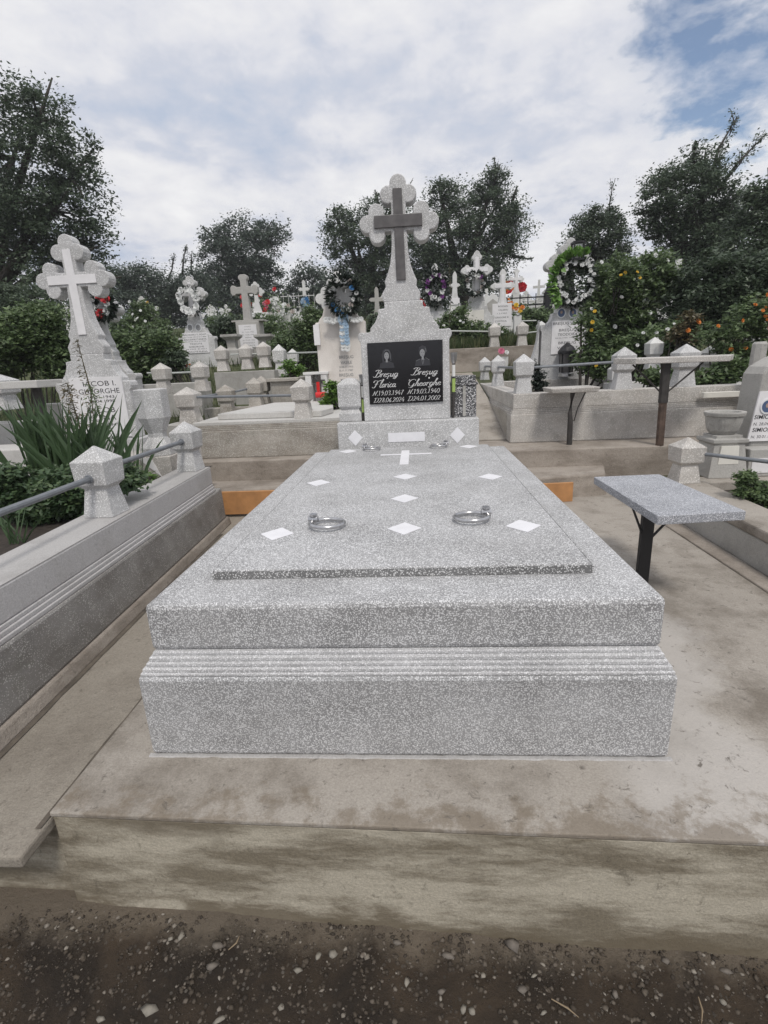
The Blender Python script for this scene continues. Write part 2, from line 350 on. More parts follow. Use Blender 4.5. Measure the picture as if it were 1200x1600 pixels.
    def lathe(s, x, y, prof, n=20):
        vs = []; fs = []
        for z, r_ in prof:
            for k in range(n): t = 2 * math.pi * k / n; vs.append((x + r_ * math.cos(t), y + r_ * math.sin(t), z))
        for i in range(len(prof) - 1):
            for k in range(n): fs.append((i * n + k, i * n + (k + 1) % n, (i + 1) * n + (k + 1) % n, (i + 1) * n + k))
        fs += [tuple(reversed(range(n))), tuple((len(prof) - 1) * n + k for k in range(n))]
        return s.add(vs, fs)
    def disc(s, x, z, rx, rz, y0, y1, n=24): return s.prism([(x + rx * math.cos(2 * math.pi * i / n), z + rz * math.sin(2 * math.pi * i / n)) for i in range(n)], y0, y1)
    def mesh(s, name, org=Vector((0, 0, 0))):
        me = bpy.data.meshes.new(name); me.from_pydata([(a - org[0], b_ - org[1], c - org[2]) for a, b_, c in s.v], [], s.f); me.update(); return me
    def build(s, name, mat, parent=None, bevel=0, smooth=False, kind=None, label=None):
        org = ORG[parent.name] if parent is not None else Vector((0, 0, 0))
        o = linkmesh(name, s.mesh(name, org), mat, parent, None, bevel, smooth)
        if kind: o['kind'] = kind
        if label: o['label'] = label
        return o
def npmesh(name, V, F, mat, parent=None, org=None):
    V = np.asarray(V, dtype=np.float32)
    if parent is not None: V = V - np.array(ORG[parent.name], dtype=np.float32)
    me = bpy.data.meshes.new(name); me.vertices.add(len(V)); me.vertices.foreach_set('co', V.ravel())
    k = F.shape[1]; me.loops.add(F.size); me.loops.foreach_set('vertex_index', F.astype(np.int32).ravel())
    me.polygons.add(len(F)); me.polygons.foreach_set('loop_start', np.arange(0, F.size, k, dtype=np.int32)); me.polygons.foreach_set('loop_total', np.full(len(F), k, dtype=np.int32))
    me.update(calc_edges=True); me.validate()
    return linkmesh(name, me, mat, parent)
def dup(root, loc, rz=0, s=1, label=None, group=None):
    r_ = root.copy(); col.objects.link(r_); r_.location = loc; r_.rotation_euler = (0, 0, rz); r_.scale = (s, s, s)
    if label: r_['label'] = label
    if group: r_['group'] = group
    for ch in list(root.children):
        c = ch.copy(); col.objects.link(c); c.parent = r_
        for g in ch.children:
            d = g.copy(); col.objects.link(d); d.parent = c
    return r_
def text(s_, x, z, y, width=None, height=None, mat='ink', parent=None, name='lettering', left=False, slant=0, bold=0.0):
    cu = bpy.data.curves.new('t', 'FONT'); cu.body = s_; cu.extrude = .0; cu.offset = bold; cu.resolution_u = 3
    o = bpy.data.objects.new('t', cu); col.objects.link(o); dg = bpy.context.evaluated_depsgraph_get()
    me = bpy.data.meshes.new_from_object(o.evaluated_get(dg)); col.objects.unlink(o); bpy.data.objects.remove(o)
    n = len(me.vertices)
    if not n: return None
    a = np.zeros(n * 3); me.vertices.foreach_get('co', a); a = a.reshape(-1, 3)
    w0 = a[:, 0].max() - a[:, 0].min(); x0 = a[:, 0].min(); cap = .72
    sy_ = (height / cap) if height else width / w0
    sx_ = (width / w0) if width else sy_
    X = (a[:, 0] - x0) * sx_ - (0 if left else w0 * sx_ / 2); Zc = a[:, 1] * sy_
    X = X + slant * Zc
    og = ORG[parent.name]
    a2 = np.stack([X + x - og[0], np.full(n, y) - og[1], Zc + z - og[2]], 1)
    me.vertices.foreach_set('co', a2.ravel()); me.materials.clear(); me.update()
    return linkmesh(name, me, M[mat], parent)

# ------------------------------------------------------------------ leaves
def leaf_arrays(C, size, aspect=.5, updir=None, rnd=.5):
    n = len(C); C = np.asarray(C)
    d = rng.normal(size=(n, 3)); d[:, 2] = d[:, 2] * .45 - .25
    if updir is not None: d = d * rnd + np.asarray(updir)
    d /= np.linalg.norm(d, axis=1)[:, None]
    q = rng.normal(size=(n, 3)) * .55 + np.array([0, -.25, 1.0]); s = np.cross(d, q); s /= np.linalg.norm(s, axis=1)[:, None] + 1e-9
    nn = np.cross(d, s)
    L = (size * rng.uniform(.6, 1.35, n))[:, None]; W = L * aspect * .5
    v0 = C; v2 = C + d * L; m = C + d * L * .45
    v1 = m + s * W + nn * W * .35; v3 = m - s * W + nn * W * .35
    V = np.stack([v0, v1, v2, v3], 1).reshape(-1, 3)
    b_ = np.arange(n)[:, None] * 4
    F = np.concatenate([b_ + np.array([[0, 1, 2]]), b_ + np.array([[0, 2, 3]])], 1).reshape(-1, 3)
    return V, F
def clumps(blobs, n_cl, per, cs, shell=.45):
    """blobs: (centre, (rx,ry,rz)); returns leaf positions and clump centres"""
    wts = np.array([b_[1][0] * b_[1][2] for b_ in blobs]); wts = wts / wts.sum()
    out = []; cc = []
    for (c, r_), wt in zip(blobs, wts):
        k = max(3, int(n_cl * wt)); d = rng.normal(size=(k, 3)); d /= np.linalg.norm(d, axis=1)[:, None]
        rad = rng.uniform(shell, 1.03, k)[:, None]
        ce = np.array(c) + d * rad * np.array(r_); cc.append(ce)
        sz = cs * rng.uniform(.5, 1.5, k)
        npc = (per * rng.uniform(.4, 1.6, k)).astype(int)
        idx = np.repeat(np.arange(k), npc)
        out.append(ce[idx] + np.clip(rng.normal(size=(len(idx), 3)), -1.7, 1.7) * sz[idx][:, None] * np.array([.60, .60, .36]))
    return np.concatenate(out), np.concatenate(cc)
def tree(label, blobs_px, Y, base_px, leaf=.10, n_cl=260, per=60, cs=.35, mat='leaf_dark', depth=.8, trunk_r=.16, name='tree', cat='tree', group='trees beyond the graves', spikes=(), limbs=26, base_z=None):
    mpp = (Y + 1.4) / FOC
    bx = P(base_px[0], base_px[1], Y); base = Vector((bx.x, Y, tz(bx.x, Y) - .1 if base_z is None else base_z))
    t = thing(name, label, cat, base, group)
    blobs = []
    for (px, py, rx, ry) in blobs_px:
        c = P(px, py, Y + random.uniform(-.15, .15) * rx * mpp); blobs.append((c, (rx * mpp, rx * mpp * depth, ry * mpp)))
    pos, cc = clumps(blobs, n_cl, per, cs)
    V, F = leaf_arrays(pos, leaf, .55)
    top = max(blobs, key=lambda b_: b_[1][0] * b_[1][2])[0]
    tb = MB(); fork = base.lerp(Vector(top), .45); fork.x = base.x * .6 + top.x * .4
    tb.tube([base, base.lerp(fork, .5) + Vector((.1, 0, 0)) * trunk_r, fork], [trunk_r * 1.3, trunk_r, trunk_r * .75], 8)
    lb = MB()
    for c, r_ in blobs:
        c = Vector(c); mid = fork.lerp(c, .5) + Vector((random.uniform(-.2, .2), random.uniform(-.2, .2), .15)) * r_[0]
        lb.tube([fork, mid, c, c + (c - mid) * .45], [trunk_r * .6, trunk_r * .4, trunk_r * .24, trunk_r * .08], 6)
    for i in rng.choice(len(cc), min(limbs, len(cc)), replace=False):
        e = Vector(cc[i]); b0 = min(blobs, key=lambda b_: (Vector(b_[0]) - e).length)[0]; b0 = Vector(b0)
        lb.tube([b0, b0.lerp(e, .55) + Vector((0, 0, .08 * (e - b0).length)), e], [trunk_r * .2, trunk_r * .11, trunk_r * .04], 5)
    ex = []
    for (px0, py0, px1, py1, sp) in spikes:          # bare leader or leaning branch with sparse leaves
        a = P(px0, py0, Y); e = P(px1, py1, Y)
        mid = a.lerp(e, .5) + Vector((random.uniform(-.1, .1), 0, 0)) * (e - a).length
        lb.tube([a, mid, e], [trunk_r * .3, trunk_r * .16, trunk_r * .04], 5)
        for k in range(6):
            s0 = a.lerp(e, random.uniform(.25, .95)); dd = (e - a).normalized() * .18 + Vector((random.uniform(-1, 1), random.uniform(-1, 1), .5)) * .16
            e2 = s0 + dd * (e - a).length; lb.tube([s0, e2], [trunk_r * .07, trunk_r * .03], 4)
            ex.append(np.array(s0.lerp(e2, .6)) + rng.normal(size=(int(sp * .12), 3)) * (e - a).length * .05)
        tt = rng.uniform(0, 1, sp)[:, None]; ex.append(np.array(a) * (1 - tt) + np.array(e) * tt + rng.normal(size=(sp, 3)) * (e - a).length * (.10 * (1.15 - tt)))
    if ex:
        V2, F2 = leaf_arrays(np.concatenate(ex), leaf * .85, .5); F = np.concatenate([F, F2 + len(V)]); V = np.concatenate([V, V2])
    tb.build('trunk', 'bark', t, smooth=True); lb.build('limbs', 'bark', t, smooth=True)
    c = npmesh('crown', V, F, M[mat], t); c['kind'] = 'stuff'
    return t
def bush(label, blobs, base, leaf=.045, n_cl=120, per=45, cs=.09, mat='leaf_bush', group=None, name='bush', cat='bush', flowers=None, stems=14):
    t = thing(name, label, cat, base, group); base = Vector(base)
    pos, cc = clumps(blobs, n_cl, per, cs, .25)
    V, F = leaf_arrays(pos, leaf, .5); c = npmesh('foliage', V, F, M[mat], t); c['kind'] = 'stuff'
    sb = MB()
    for i in rng.choice(len(cc), min(stems, len(cc)), replace=False):
        e = Vector(cc[i]); b0 = base + Vector((random.uniform(-.06, .06), random.uniform(-.06, .06), 0)); b0.x += (e.x - base.x) * .4
        sb.tube([b0, b0.lerp(e, .5) + Vector((0, 0, .05)), e], [.012, .008, .003], 5)
    sb.build('stems', 'bark', t)
    if flowers:
        mat_, n, r_ = flowers
        fr = np.argsort(cc[:, 1])[:max(n * 2, len(cc) // 3)]
        for i in rng.choice(fr, min(n, len(fr)), replace=False):
            o = flower_part(mat_, r_, t, Vector(cc[i]) + Vector((0, -cs * 1.3, cs * .5)), Vector((random.uniform(-.5, .5), -1, random.uniform(0, .9))))
    return t
def pb(l, Y, dep=.8):
    o = []
    for px, py, rx, ry in l: mpp = (Y + 1.3) / FOC; o.append((P(px, py, Y), (rx * mpp, rx * mpp * dep, ry * mpp)))
    return o
FL = {}
def flower_mesh(mat, petals=7, rings=3):
    if mat in FL: return FL[mat]
    mb = MB()
    for rg in range(rings):
        rr = 1 - rg * .3; tilt = .25 + rg * .45; k = max(4, petals - rg)
        for i in range(k):
            a = 2 * math.pi * (i + rg * .5) / k; u = Vector((math.cos(a), math.sin(a), 0)); s_ = Vector((-math.sin(a), math.cos(a), 0))
            p0 = u * .08 + Vector((0, 0, rg * .06)); p1 = u * rr * .62 + Vector((0, 0, tilt * rr * .5)) ; p2 = u * rr * .95 + Vector((0, 0, tilt * rr * .85))
            mb.add([p0, p1 - s_ * rr * .42, p2 - s_ * rr * .22, p2 + s_ * rr * .22, p1 + s_ * rr * .42], [(0, 1, 2, 3, 4)])
    me = mb.mesh('flower'); me.materials.append(M[mat]); FL[mat] = me; return me
def flower_part(mat, r_, parent, pos, nrm, name='flower'):
    o = bpy.data.objects.new(name, flower_mesh(mat)); col.objects.link(o); o.parent = parent
    o.location = Vector(pos) - ORG[parent.name]; o.rotation_mode = 'QUATERNION'
    q = Vector(nrm).normalized().to_track_quat('Z', 'Y'); o.rotation_quaternion = q @ Matrix.Rotation(random.uniform(0, 6), 3, 'Z').to_quaternion()
    s = r_ * random.uniform(.85, 1.15); o.scale = (s, s, s); return o

# ------------------------------------------------------------------ terrain
TY = [-80, -.35, .2, 3.1, 3.5, 5.3, 7.15, 7.5, 9, 14, 20, 40, 80, 1500]
TZ = [0, 0, .12, .33, .62, 1.02, 1.28, 1.55, 1.80, 2.5, 3.2, 4.9, 6.0, 6.0]
def tz(x, y): return float(np.interp(y, TY, TZ)) - (.03 * max(-3, min(3, x)) if y < 0 else 0)
gx = np.concatenate([[-600, -400, -200, -80, -40, -20, -10, -6, -4], np.linspace(-3, 3, 121), [4, 6, 10, 20, 40, 80, 200, 400, 600]])
gy = np.concatenate([[-600, -300, -100, -40, -15, -6, -3], np.linspace(-2, 0, 61), np.linspace(.1, 9, 50), [11, 14, 17, 20, 25, 30, 40, 60, 80, 120, 250, 400, 600]])
from mathutils import noise as mn
V = []
for y in gy:
    for x in gx:
        z = tz(x, y)
        if -2.1 < y < .1 and abs(x) < 3.1: z += .016 * mn.fractal(Vector((x * 3.2, y * 3.2, 0)), 1, 2, 5) + .010 * mn.noise(Vector((x * 19, y * 19, 3)))
        V.append((x, y, z))
nx = len(gx); ii = np.arange(len(gy) - 1)[:, None] * nx + np.arange(nx - 1)[None, :]; ii = ii.ravel()
F = np.stack([ii, ii + 1, ii + nx + 1, ii + nx], 1)
g = npmesh('ground', V, F, M['ground']); setp(g, kind='structure')
g.data.polygons.foreach_set('use_smooth', [True] * len(g.data.polygons))

# gravel in the soil: countless crumbs as one object, larger pebbles singly
def pebble_arrays(pts, sizes, flat=.6):
    base = np.array([(1, 0, 0), (-1, 0, 0), (0, 1, 0), (0, -1, 0), (0, 0, 1), (0, 0, -1), (.6, .6, .5), (-.6, .6, .5), (-.6, -.6, .5), (.6, -.6, .5)])
    tri = np.array([(4, 6, 7), (4, 7, 8), (4, 8, 9), (4, 9, 6), (6, 0, 2), (6, 2, 7), (7, 2, 1), (7, 1, 8), (8, 1, 3), (8, 3, 9), (9, 3, 0), (9, 0, 6), (0, 5, 2), (2, 5, 1), (1, 5, 3), (3, 5, 0)])
    n = len(pts); B = base[None] * rng.uniform(.65, 1.3, (n, 10, 3)); ang = rng.uniform(0, 6.28, n); c, s = np.cos(ang), np.sin(ang)
    st = rng.uniform(.55, 1.0, n); B[:, :, 1] *= st[:, None]; B[:, :, 2] *= flat
    X = B[:, :, 0] * c[:, None] - B[:, :, 1] * s[:, None]; Yy = B[:, :, 0] * s[:, None] + B[:, :, 1] * c[:, None]
    V = np.stack([X, Yy, B[:, :, 2]], 2) * sizes[:, None, None] + pts[:, None, :]
    F = (np.arange(n)[:, None, None] * 10 + tri[None]).reshape(-1, 3)
    return V.reshape(-1, 3), F
m, nt, b = newmat('mixed_gravel'); gnode = nt.nodes.new('ShaderNodeNewGeometry')
nt.links.new(ramp(nt, [(0, (.034, .026, .019)), (.6, (.066, .052, .038)), (.90, (.12, .10, .08)), (1, (.26, .235, .20))], gnode.outputs['Random Per Island']).outputs[0], b.inputs['Base Color']); b.inputs['Roughness'].default_value = .85
M['gravel'] = m
n = 17000
gp = np.stack([rng.uniform(-1.5, 1.5, n), -.23 - np.abs(rng.normal(0, .35, n)) * rng.uniform(.2, 1.6, n), np.zeros(n)], 1)
gp[:, 2] = [tz(x, y) + .016 * mn.fractal(Vector((x * 3.2, y * 3.2, 0)), 1, 2, 5) for x, y in gp[:, :2]]
gs = .0016 + .007 * rng.random(n) ** 5
V, F = pebble_arrays(gp, gs); g = npmesh('gravel', V, F, M['gravel']); setp(g, 'fine gravel and crumbs scattered in the dark soil before the step', 'gravel', None, 'stuff')
M['dull_straw'] = simple('dry_straw_brown', (.26, .20, .13), .8)
M['pale_stone'] = simple('pale_pebble', (.25, .23, .195), .85, 0, .25, 60)
M['dull_stone'] = simple('brown_pebble', (.16, .14, .12), .85, 0, .3, 60)
PEB = [(235, 1582, 13, 0), (341, 1490, 12, 1), (332, 1518, 12, 1), (286, 1477, 8, 0), (498, 1500, 8, 0), (521, 1498, 9, 0), (466, 1520, 7, 0), (345, 1596, 10, 0), (440, 1578, 6, 0), (635, 1535, 7, 0), (724, 1575, 8, 0), (738, 1578, 7, 0), (816, 1545, 8, 1), (835, 1522, 6, 0), (689, 1548, 8, 1), (800, 1478, 16, 1), (1135, 1515, 9, 1), (1132, 1557, 6, 0), (158, 1596, 7, 0), (850, 1580, 6, 0), (270, 1480, 5, 0), (56, 1488, 5, 1), (700, 1497, 10, 1), (962, 1545, 9, 1), (1040, 1500, 7, 1), (620, 1480, 9, 1), (1145, 1590, 6, 0)]
pm = {}
for (a_, b_, lab) in (((1093, 1548), (1098, 1590), 'dry curled grass stalk on the soil at the lower right'), ((862, 1556), (905, 1584), 'pale dry leaf blade lying on the soil right of centre'), ((358, 1490), (375, 1468), 'short dry straw on the soil near the wood scrap')):
    qq = []
    for px, py in (a_, ((a_[0] + b_[0]) / 2 + 4, (a_[1] + b_[1]) / 2), b_):
        d = _fw + _r * (px - 600) / FOC - _u * (py - 800) / FOC; q = CAM + d * ((.03 - CAM[2]) / d[2]); qq.append((q[0], q[1], .03 - .03 * q[0]))
    t = thing('dry_straw', lab, 'straw', qq[0]); mb = MB(); mb.tube(qq, [.0012, .0020, .0007], 5); mb.build('stalk', 'dull_straw', t)
for i, (px, py, r_, k) in enumerate(PEB):
    d = _fw + _r * (px - 600) / FOC - _u * (py - 800) / FOC; q = CAM + d * ((0.004 - CAM[2]) / d[2]); s_ = r_ * 1.55 / FOC * .8
    vv, ff = pebble_arrays(np.zeros((1, 3)), np.array([1.0]), .42)
    key = (i % 6, k)
    if key not in pm:
        o = npmesh('pebble', vv, ff, M['pale_stone' if k == 0 else 'dull_stone']); pm[key] = o
    else: o = pm[key].copy(); col.objects.link(o)
    zb = tz(q[0], q[1]) + .016 * mn.fractal(Vector((q[0] * 3.2, q[1] * 3.2, 0)), 1, 2, 5)
    o.location = (q[0], q[1], zb + s_ * .2); o.scale = (s_, s_, s_)
    big = r_ >= 12
    if big: lab = {235: 'largest pale pebble at the bottom left of the soil', 341: 'brown lump of stone just below the step at left, upper of a close pair', 332: 'brown lump of stone at left, lower of a close pair', 800: 'wide dull stone pressed against the foot of the step'}[px]
    else: lab = ['small pale pebble lying in the dark soil before the step', 'small brown pebble lying in the dark soil before the step'][k]
    setp(o, lab, 'pebble', 'pebbles in the soil before the step')
q = P(225, 1455, -.24); t = thing('wood_scrap', 'yellowish scrap of wood lying on the soil at left below the step', 'wood scrap', (q.x, -.27, .012))
mb = MB(); mb.obox((q.x, -.27), .055, .018, .010, .018, .45); mb.build('splinter', 'wood_pale', t, .002)

# ------------------------------------------------------------------ concrete pad, floors, steps
def kx_(y): return -1.285 - .045 * y
def struct(name, mb, mat, bevel=0, kind='structure'):
    o = mb.build(name, mat, None, bevel); o['kind'] = kind; return o
def front(x): return -.238 - .027 * x        # slightly skewed front edge
# pad: top sheet and front riser
mb = MB(); mb.hexa([(-.945, front(-.945), .365), (2.6, front(2.6), .365), (2.6, 3.3, .34), (-.945, 3.3, .34)], [(-.945, front(-.945), .38), (2.6, front(2.6), .38), (2.6, 3.3, .38), (-.945, 3.3, .38)])
struct('paved_pad', mb, 'pad', .004)
mb = MB(); mb.hexa([(-.94, front(-.94) + .003, -.15), (2.6, front(2.6) + .003, -.15), (2.6, .6, -.15), (-.94, .6, -.15)], [(-.94, front(-.94) + .003, .3645), (2.6, front(2.6) + .003, .3645), (2.6, .6, .339), (-.94, .6, .339)])
struct('step_riser', mb, 'riser', .004)
mb = MB()   # left passage floor, its lip hangs forward
mb.hexa([(-1.75, -.33, .315), (-.95, -.32, .315), (-.95, 3.3, .315), (-1.75, 3.3, .315)], [(-1.75, -.33, .352), (-.95, -.32, .352), (-.95, 3.3, .352), (-1.75, 3.3, .352)])
struct('passage_floor', mb, 'floor', .008)
mb = MB(); mb.box(-1.9, -.945, -.185, .5, -.15, .315); struct('passage_riser', mb, 'riser')
# dirt gathered in the joint between pad and left passage
for nm_, pth, w0_ in (('joint_dirt', [(-.962, -.24 + .09 * k) for k in range(38)], .020), ('joint_dirt', [(kx_(-.3 + .09 * k), -.3 + .09 * k) for k in range(29)], .026)):
    mb = MB(); vs = []
    for x, y in pth: a_ = w0_ * (.35 + abs(mn.noise(Vector((x * 9, y * 14, 4)))) * 1.1) * min(1, .2 + (y + .3) * 4); vs += [(x - a_, y, .3562), (x + min(a_, .014), y, .3562)]
    mb.add(vs, [(i * 2, i * 2 + 1, i * 2 + 3, i * 2 + 2) for i in range(len(pth) - 1)]); struct(nm_, mb, 'joint')
# fill and steps behind, left
mb = MB(); mb.hexa([(-1.80, 2.72, .3), (-.72, 2.76, .3), (-.72, 3.2, .3), (-1.80, 3.2, .3)], [(-1.80, 2.72, .56), (-.72, 2.76, .56), (-.72, 3.2, .56), (-1.80, 3.2, .56)]); struct('step_fill', mb, 'step', .01)
mb = MB(); mb.box(-2.0, -.58, 3.10, 3.6, .3, .738); struct('step_ledge', mb, 'step', .01)
# right
mb = MB(); mb.hexa([(.74, 2.78, .3), (1.62, 2.92, .3), (1.72, 3.4, .3), (.74, 3.4, .3)], [(.74, 2.80, .56), (1.60, 2.96, .56), (1.74, 3.4, .56), (.74, 3.4, .56)]); struct('step_fill', mb, 'step', .015)
mb = MB(); mb.box(.62, 3.4, 3.27, 3.9, .3, .715); struct('step_ledge', mb, 'step', .01)
mb = MB(); mb.hexa([(.02, 3.905, .4), (.954, 3.905, .4), (.954, 5.3, .6), (.02, 5.3, .6)], [(.02, 3.905, .725), (.954, 3.905, .725), (.954, 5.3, 1.04), (.02, 5.3, 1.04)]); mb.hexa([(.02, 5.301, .6), (.954, 5.301, .6), (.954, 7.19, .8), (.02, 7.19, .8)], [(.02, 5.301, 1.04), (.954, 5.301, 1.04), (.954, 7.19, 1.31), (.02, 7.19, 1.31)]); struct('passage_floor', mb, 'pad')
# boards
for (x0, x1, y, z0, z1, lab, yaw) in ((-1.53, -.75, 2.66, .375, .565, 'orange form board set on edge left of the grey tomb', 0), (.75, 1.29, 2.72, .38, .535, 'orange form board end showing right of the grey tomb', .1)):
    t = thing('form_board', lab, 'board', (x0, y, z0)); mb = MB(); mb.hexa([(x0, y, z0), (x1, y + yaw * .4, z0), (x1, y + .028 + yaw * .4, z0), (x0, y + .028, z0)], [(x0, y, z1), (x1, y + yaw * .4, z1), (x1, y + .028 + yaw * .4, z1), (x0, y + .028, z1)]); mb.build('board', 'wood_orange', t, .003)

# ------------------------------------------------------------------ main tomb
t = thing('tomb', 'speckled grey terrazzo tomb with white diamond inlays and ring handles', 'tomb', (0, 1.3, .38))
def ring_box(mb, hw, y0, y1, z0, z1, c=.02):
    q = lambda z, k=0: [(-hw + k, y0 + k, z), (hw - k, y0 + k, z), (hw - k, y1 - k, z), (-hw + k, y1 - k, z)]
    mb.hexa(q(z0), q(z1)); return mb
mb = MB(); ring_box(mb, .764, 0, 2.74, .384, .650); mb.build('plinth', M['front_terrazzo'], t, .010)
mb = MB()
ring_box(mb, .757, .007, 2.733, .650, .660); ring_box(mb, .752, .014, 2.73, .660, .672); ring_box(mb, .744, .024, 2.725, .672, .684); ring_box(mb, .738, .034, 2.72, .684, .697); ring_box(mb, .731, .046, 2.715, .697, .708)
mb.build('moulding', M['rib_terrazzo'], t, .003)
mb = MB(); ring_box(mb, .737, .056, 2.71, .708, .855); mb.build('upper_block', M['front_terrazzo'], t, .014)
lid = MB(); q = lambda z, k: [(-.597 + k, .24 + k, z), (.597 - k, .24 + k, z), (.597 - k, 2.62 - k, z), (-.597 + k, 2.62 - k, z)]
lid.hexa(q(.8555, 0), q(.886, .002)); lid = lid.build('lid_slab', M['new_terrazzo'], t, .005)
mb = MB(); k_ = .0022
for (x0, x1, y0, y1) in ((-.597 - k_, .597 + k_, .24 - k_, .2398), (-.597 - k_, -.5972, .2402, 2.62), (.5972, .597 + k_, .2402, 2.62)): mb.box(x0, x1, y0, y1, .8565, .8815)
mb.build('edge_band', 'lid_edge', lid)
zt = .8865
def diamond(x, y, rx, ry, name='diamond_inlay', z=zt):
    mb = MB(); mb.add([(x - rx, y, z), (x, y - ry, z), (x + rx, y, z), (x, y + ry, z), (x - rx, y, z + .0018), (x, y - ry, z + .0018), (x + rx, y, z + .0018), (x, y + ry, z + .0018)], [(4, 5, 6, 7), (0, 1, 5, 4), (1, 2, 6, 5), (2, 3, 7, 6), (3, 0, 4, 7)])
    return mb.build(name, 'inlay', lid)
for x, y in ((-.48, .597), (.012, .626), (.464, .623), (.003, 1.08), (.46, 1.49), (-.48, 1.47), (-.005, 1.56), (-.45, 2.50), (.445, 2.53)): diamond(x, y, .066, .076)
mb = MB(); mb.box(-.047, .010, 1.92, 2.272, zt, zt + .0018); mb.box(-.047, .010, 2.312, 2.45, zt, zt + .0018); mb.box(-.19, .165, 2.272, 2.312, zt, zt + .0018); mb.build('cross_inlay', 'inlay', lid)
def ring(x, y, s=1, sx=1):
    rg = MB(); rg.torus((x, y, .899 + .004), .068 * s, .0078 * s, (.02 * sx, .05, 1)); r_ = rg.build('ring_handle', 'steel', lid, smooth=True)
    bl = MB(); bx_ = x - .060 * sx * s; by = y + .035
    bl.tube([(bx_, by, .886), (bx_, by, .925)], .010, 12); bl.tube([(bx_, by, .925), (bx_, by, .933)], .017, 6)
    bl.tube([(bx_ - .02 * sx, by, .912), (bx_ + .018 * sx, by - .004, .912)], .013, 10)
    bl.build('eye_bolt', 'steel', lid)
ring(-.295, .668, 1, 1); ring(.278, .707, 1, -1); ring(-.27, 2.52, .9, 1); ring(.225, 2.54, .9, -1)

# pale mortar bead where the tomb meets the pad
mb = MB(); n_ = 140; vs = []; fs = []
path = [(-.772 + 1.544 * i / n_, -.004) for i in range(n_ + 1)]
for i, (x, y) in enumerate(path):
    h = .003 + .003 * mn.noise(Vector((x * 30, 1, 2))); dd = .005 + .004 * mn.noise(Vector((x * 22, 5, 2))); vs += [(x, y - dd, .3795), (x, y - dd * .5, .38 + h), (x, y + .01, .38 + h)]
for i in range(n_): fs += [(i * 3, i * 3 + 3, i * 3 + 4, i * 3 + 1), (i * 3 + 1, i * 3 + 4, i * 3 + 5, i * 3 + 2)]
mb.add(vs, fs); mb.build('mortar_bead', 'kerb_top', t)

# ------------------------------------------------------------------ headstones
def arm_pts(style, a, w_, r_):
    pts = []
    if style == 'trefoil':
        t_ = a - r_; b_ = a - 2.15 * r_; c = 1.22 * r_
        x0 = b_ - math.sqrt(max(1e-9, r_ * r_ - (c - w_) ** 2)); a0 = math.atan2(-w_ + c, x0 - b_)
        d = math.hypot(t_ - b_, c); h = math.sqrt(max(1e-9, r_ * r_ - d * d / 4)); mx_, my = (b_ + t_) / 2, -c / 2
        ix, iy = mx_ + c / d * h, my - (t_ - b_) / d * h
        a1 = math.atan2(iy + c, ix - b_)
        if a1 < a0: a1 += 2 * math.pi
        for i in range(9): an = a0 + (a1 - a0) * i / 8; pts.append((b_ + r_ * math.cos(an), -c + r_ * math.sin(an)))
        b1 = math.atan2(iy, ix - t_)
        for i in range(1, 6): an = b1 * (1 - i / 5); pts.append((t_ + r_ * math.cos(an), r_ * math.sin(an)))
    elif style == 'pointed':
        pts = [(a - 2.7 * r_, -w_), (a - 2.55 * r_, -1.15 * r_), (a - 2.2 * r_, -1.5 * r_), (a - 1.7 * r_, -1.55 * r_), (a - 1.3 * r_, -1.2 * r_), (a - 1.0 * r_, -.95 * r_), (a - .5 * r_, -.75 * r_), (a - .12 * r_, -.3 * r_), (a, 0)]
    elif style == 'flared':
        pts = [(a - .10, -w_), (a - .07, -1.45 * w_), (a - .03, -1.45 * w_), (a, -.8 * w_), (a, 0)]
    else: pts = [(a, -w_), (a, 0)]
    return pts + [(x, -y) for x, y in reversed(pts[:-1])] if style != 'square' else [(a, -w_), (a, w_)]
def cross_outline(cx, cz, a, at, w_, r_, style, stem):
    o = []
    A = arm_pts(style, a, w_, r_); T = arm_pts(style, at, w_, r_)
    o += [(w_, -w_)] + A + [(w_, w_)] + [(-y, x) for x, y in T] + [(-w_, w_)] + [(-x, -y) for x, y in A] + [(-w_, -w_)]
    o += [(-h, z) for h, z in stem] + [(h, z) for h, z in reversed(stem)]
    return [(cx + x, cz + z) for x, z in o]
STEM = [(.056, -.08), (.057, -.13), (.062, -.20), (.074, -.27), (.094, -.33), (.119, -.385), (.110, -.417), (.142, -.465), (.134, -.52)]
BODY = [(.142, 0), (.142, -.045), (.19, -.050), (.192, -.085), (.200, -.105), (.217, -.14), (.240, -.165), (.254, -.18), (.257, -.207), (.312, -.207), (.330, -.203), (.346, -.215), (.352, -.240), (.345, -.262), (.332, -.28)]
def body_outline(cx, ztop, prof, zb, hb):
    L = [(cx - h, ztop + z) for h, z in prof] + [(cx - hb, zb)]
    return L + [(2 * cx - x, z) for x, z in reversed(L)]
def medallion(x, z, y, r_, parent, ry=None, faint=False):
    ry = ry or r_ * 1.15
    mb = MB(); mb.disc(x, z, r_, ry, y - .006, y); f = mb.build('portrait_medallion', 'enamel', parent, .001)
    mb = MB(); mb.disc(x, z, r_ * .78, ry * .78, y - .0068, y - .0061); mb.build('portrait', 'cloth_blue' if not faint else 'etch_mid', f)
    # generic head and shoulders
    mb = MB(); mb.disc(x, z + ry * .12, r_ * .26, ry * .3, y - .0076, y - .007, 14); mb.build('portrait', 'skin' if not faint else 'grey_ink', f)
    return f

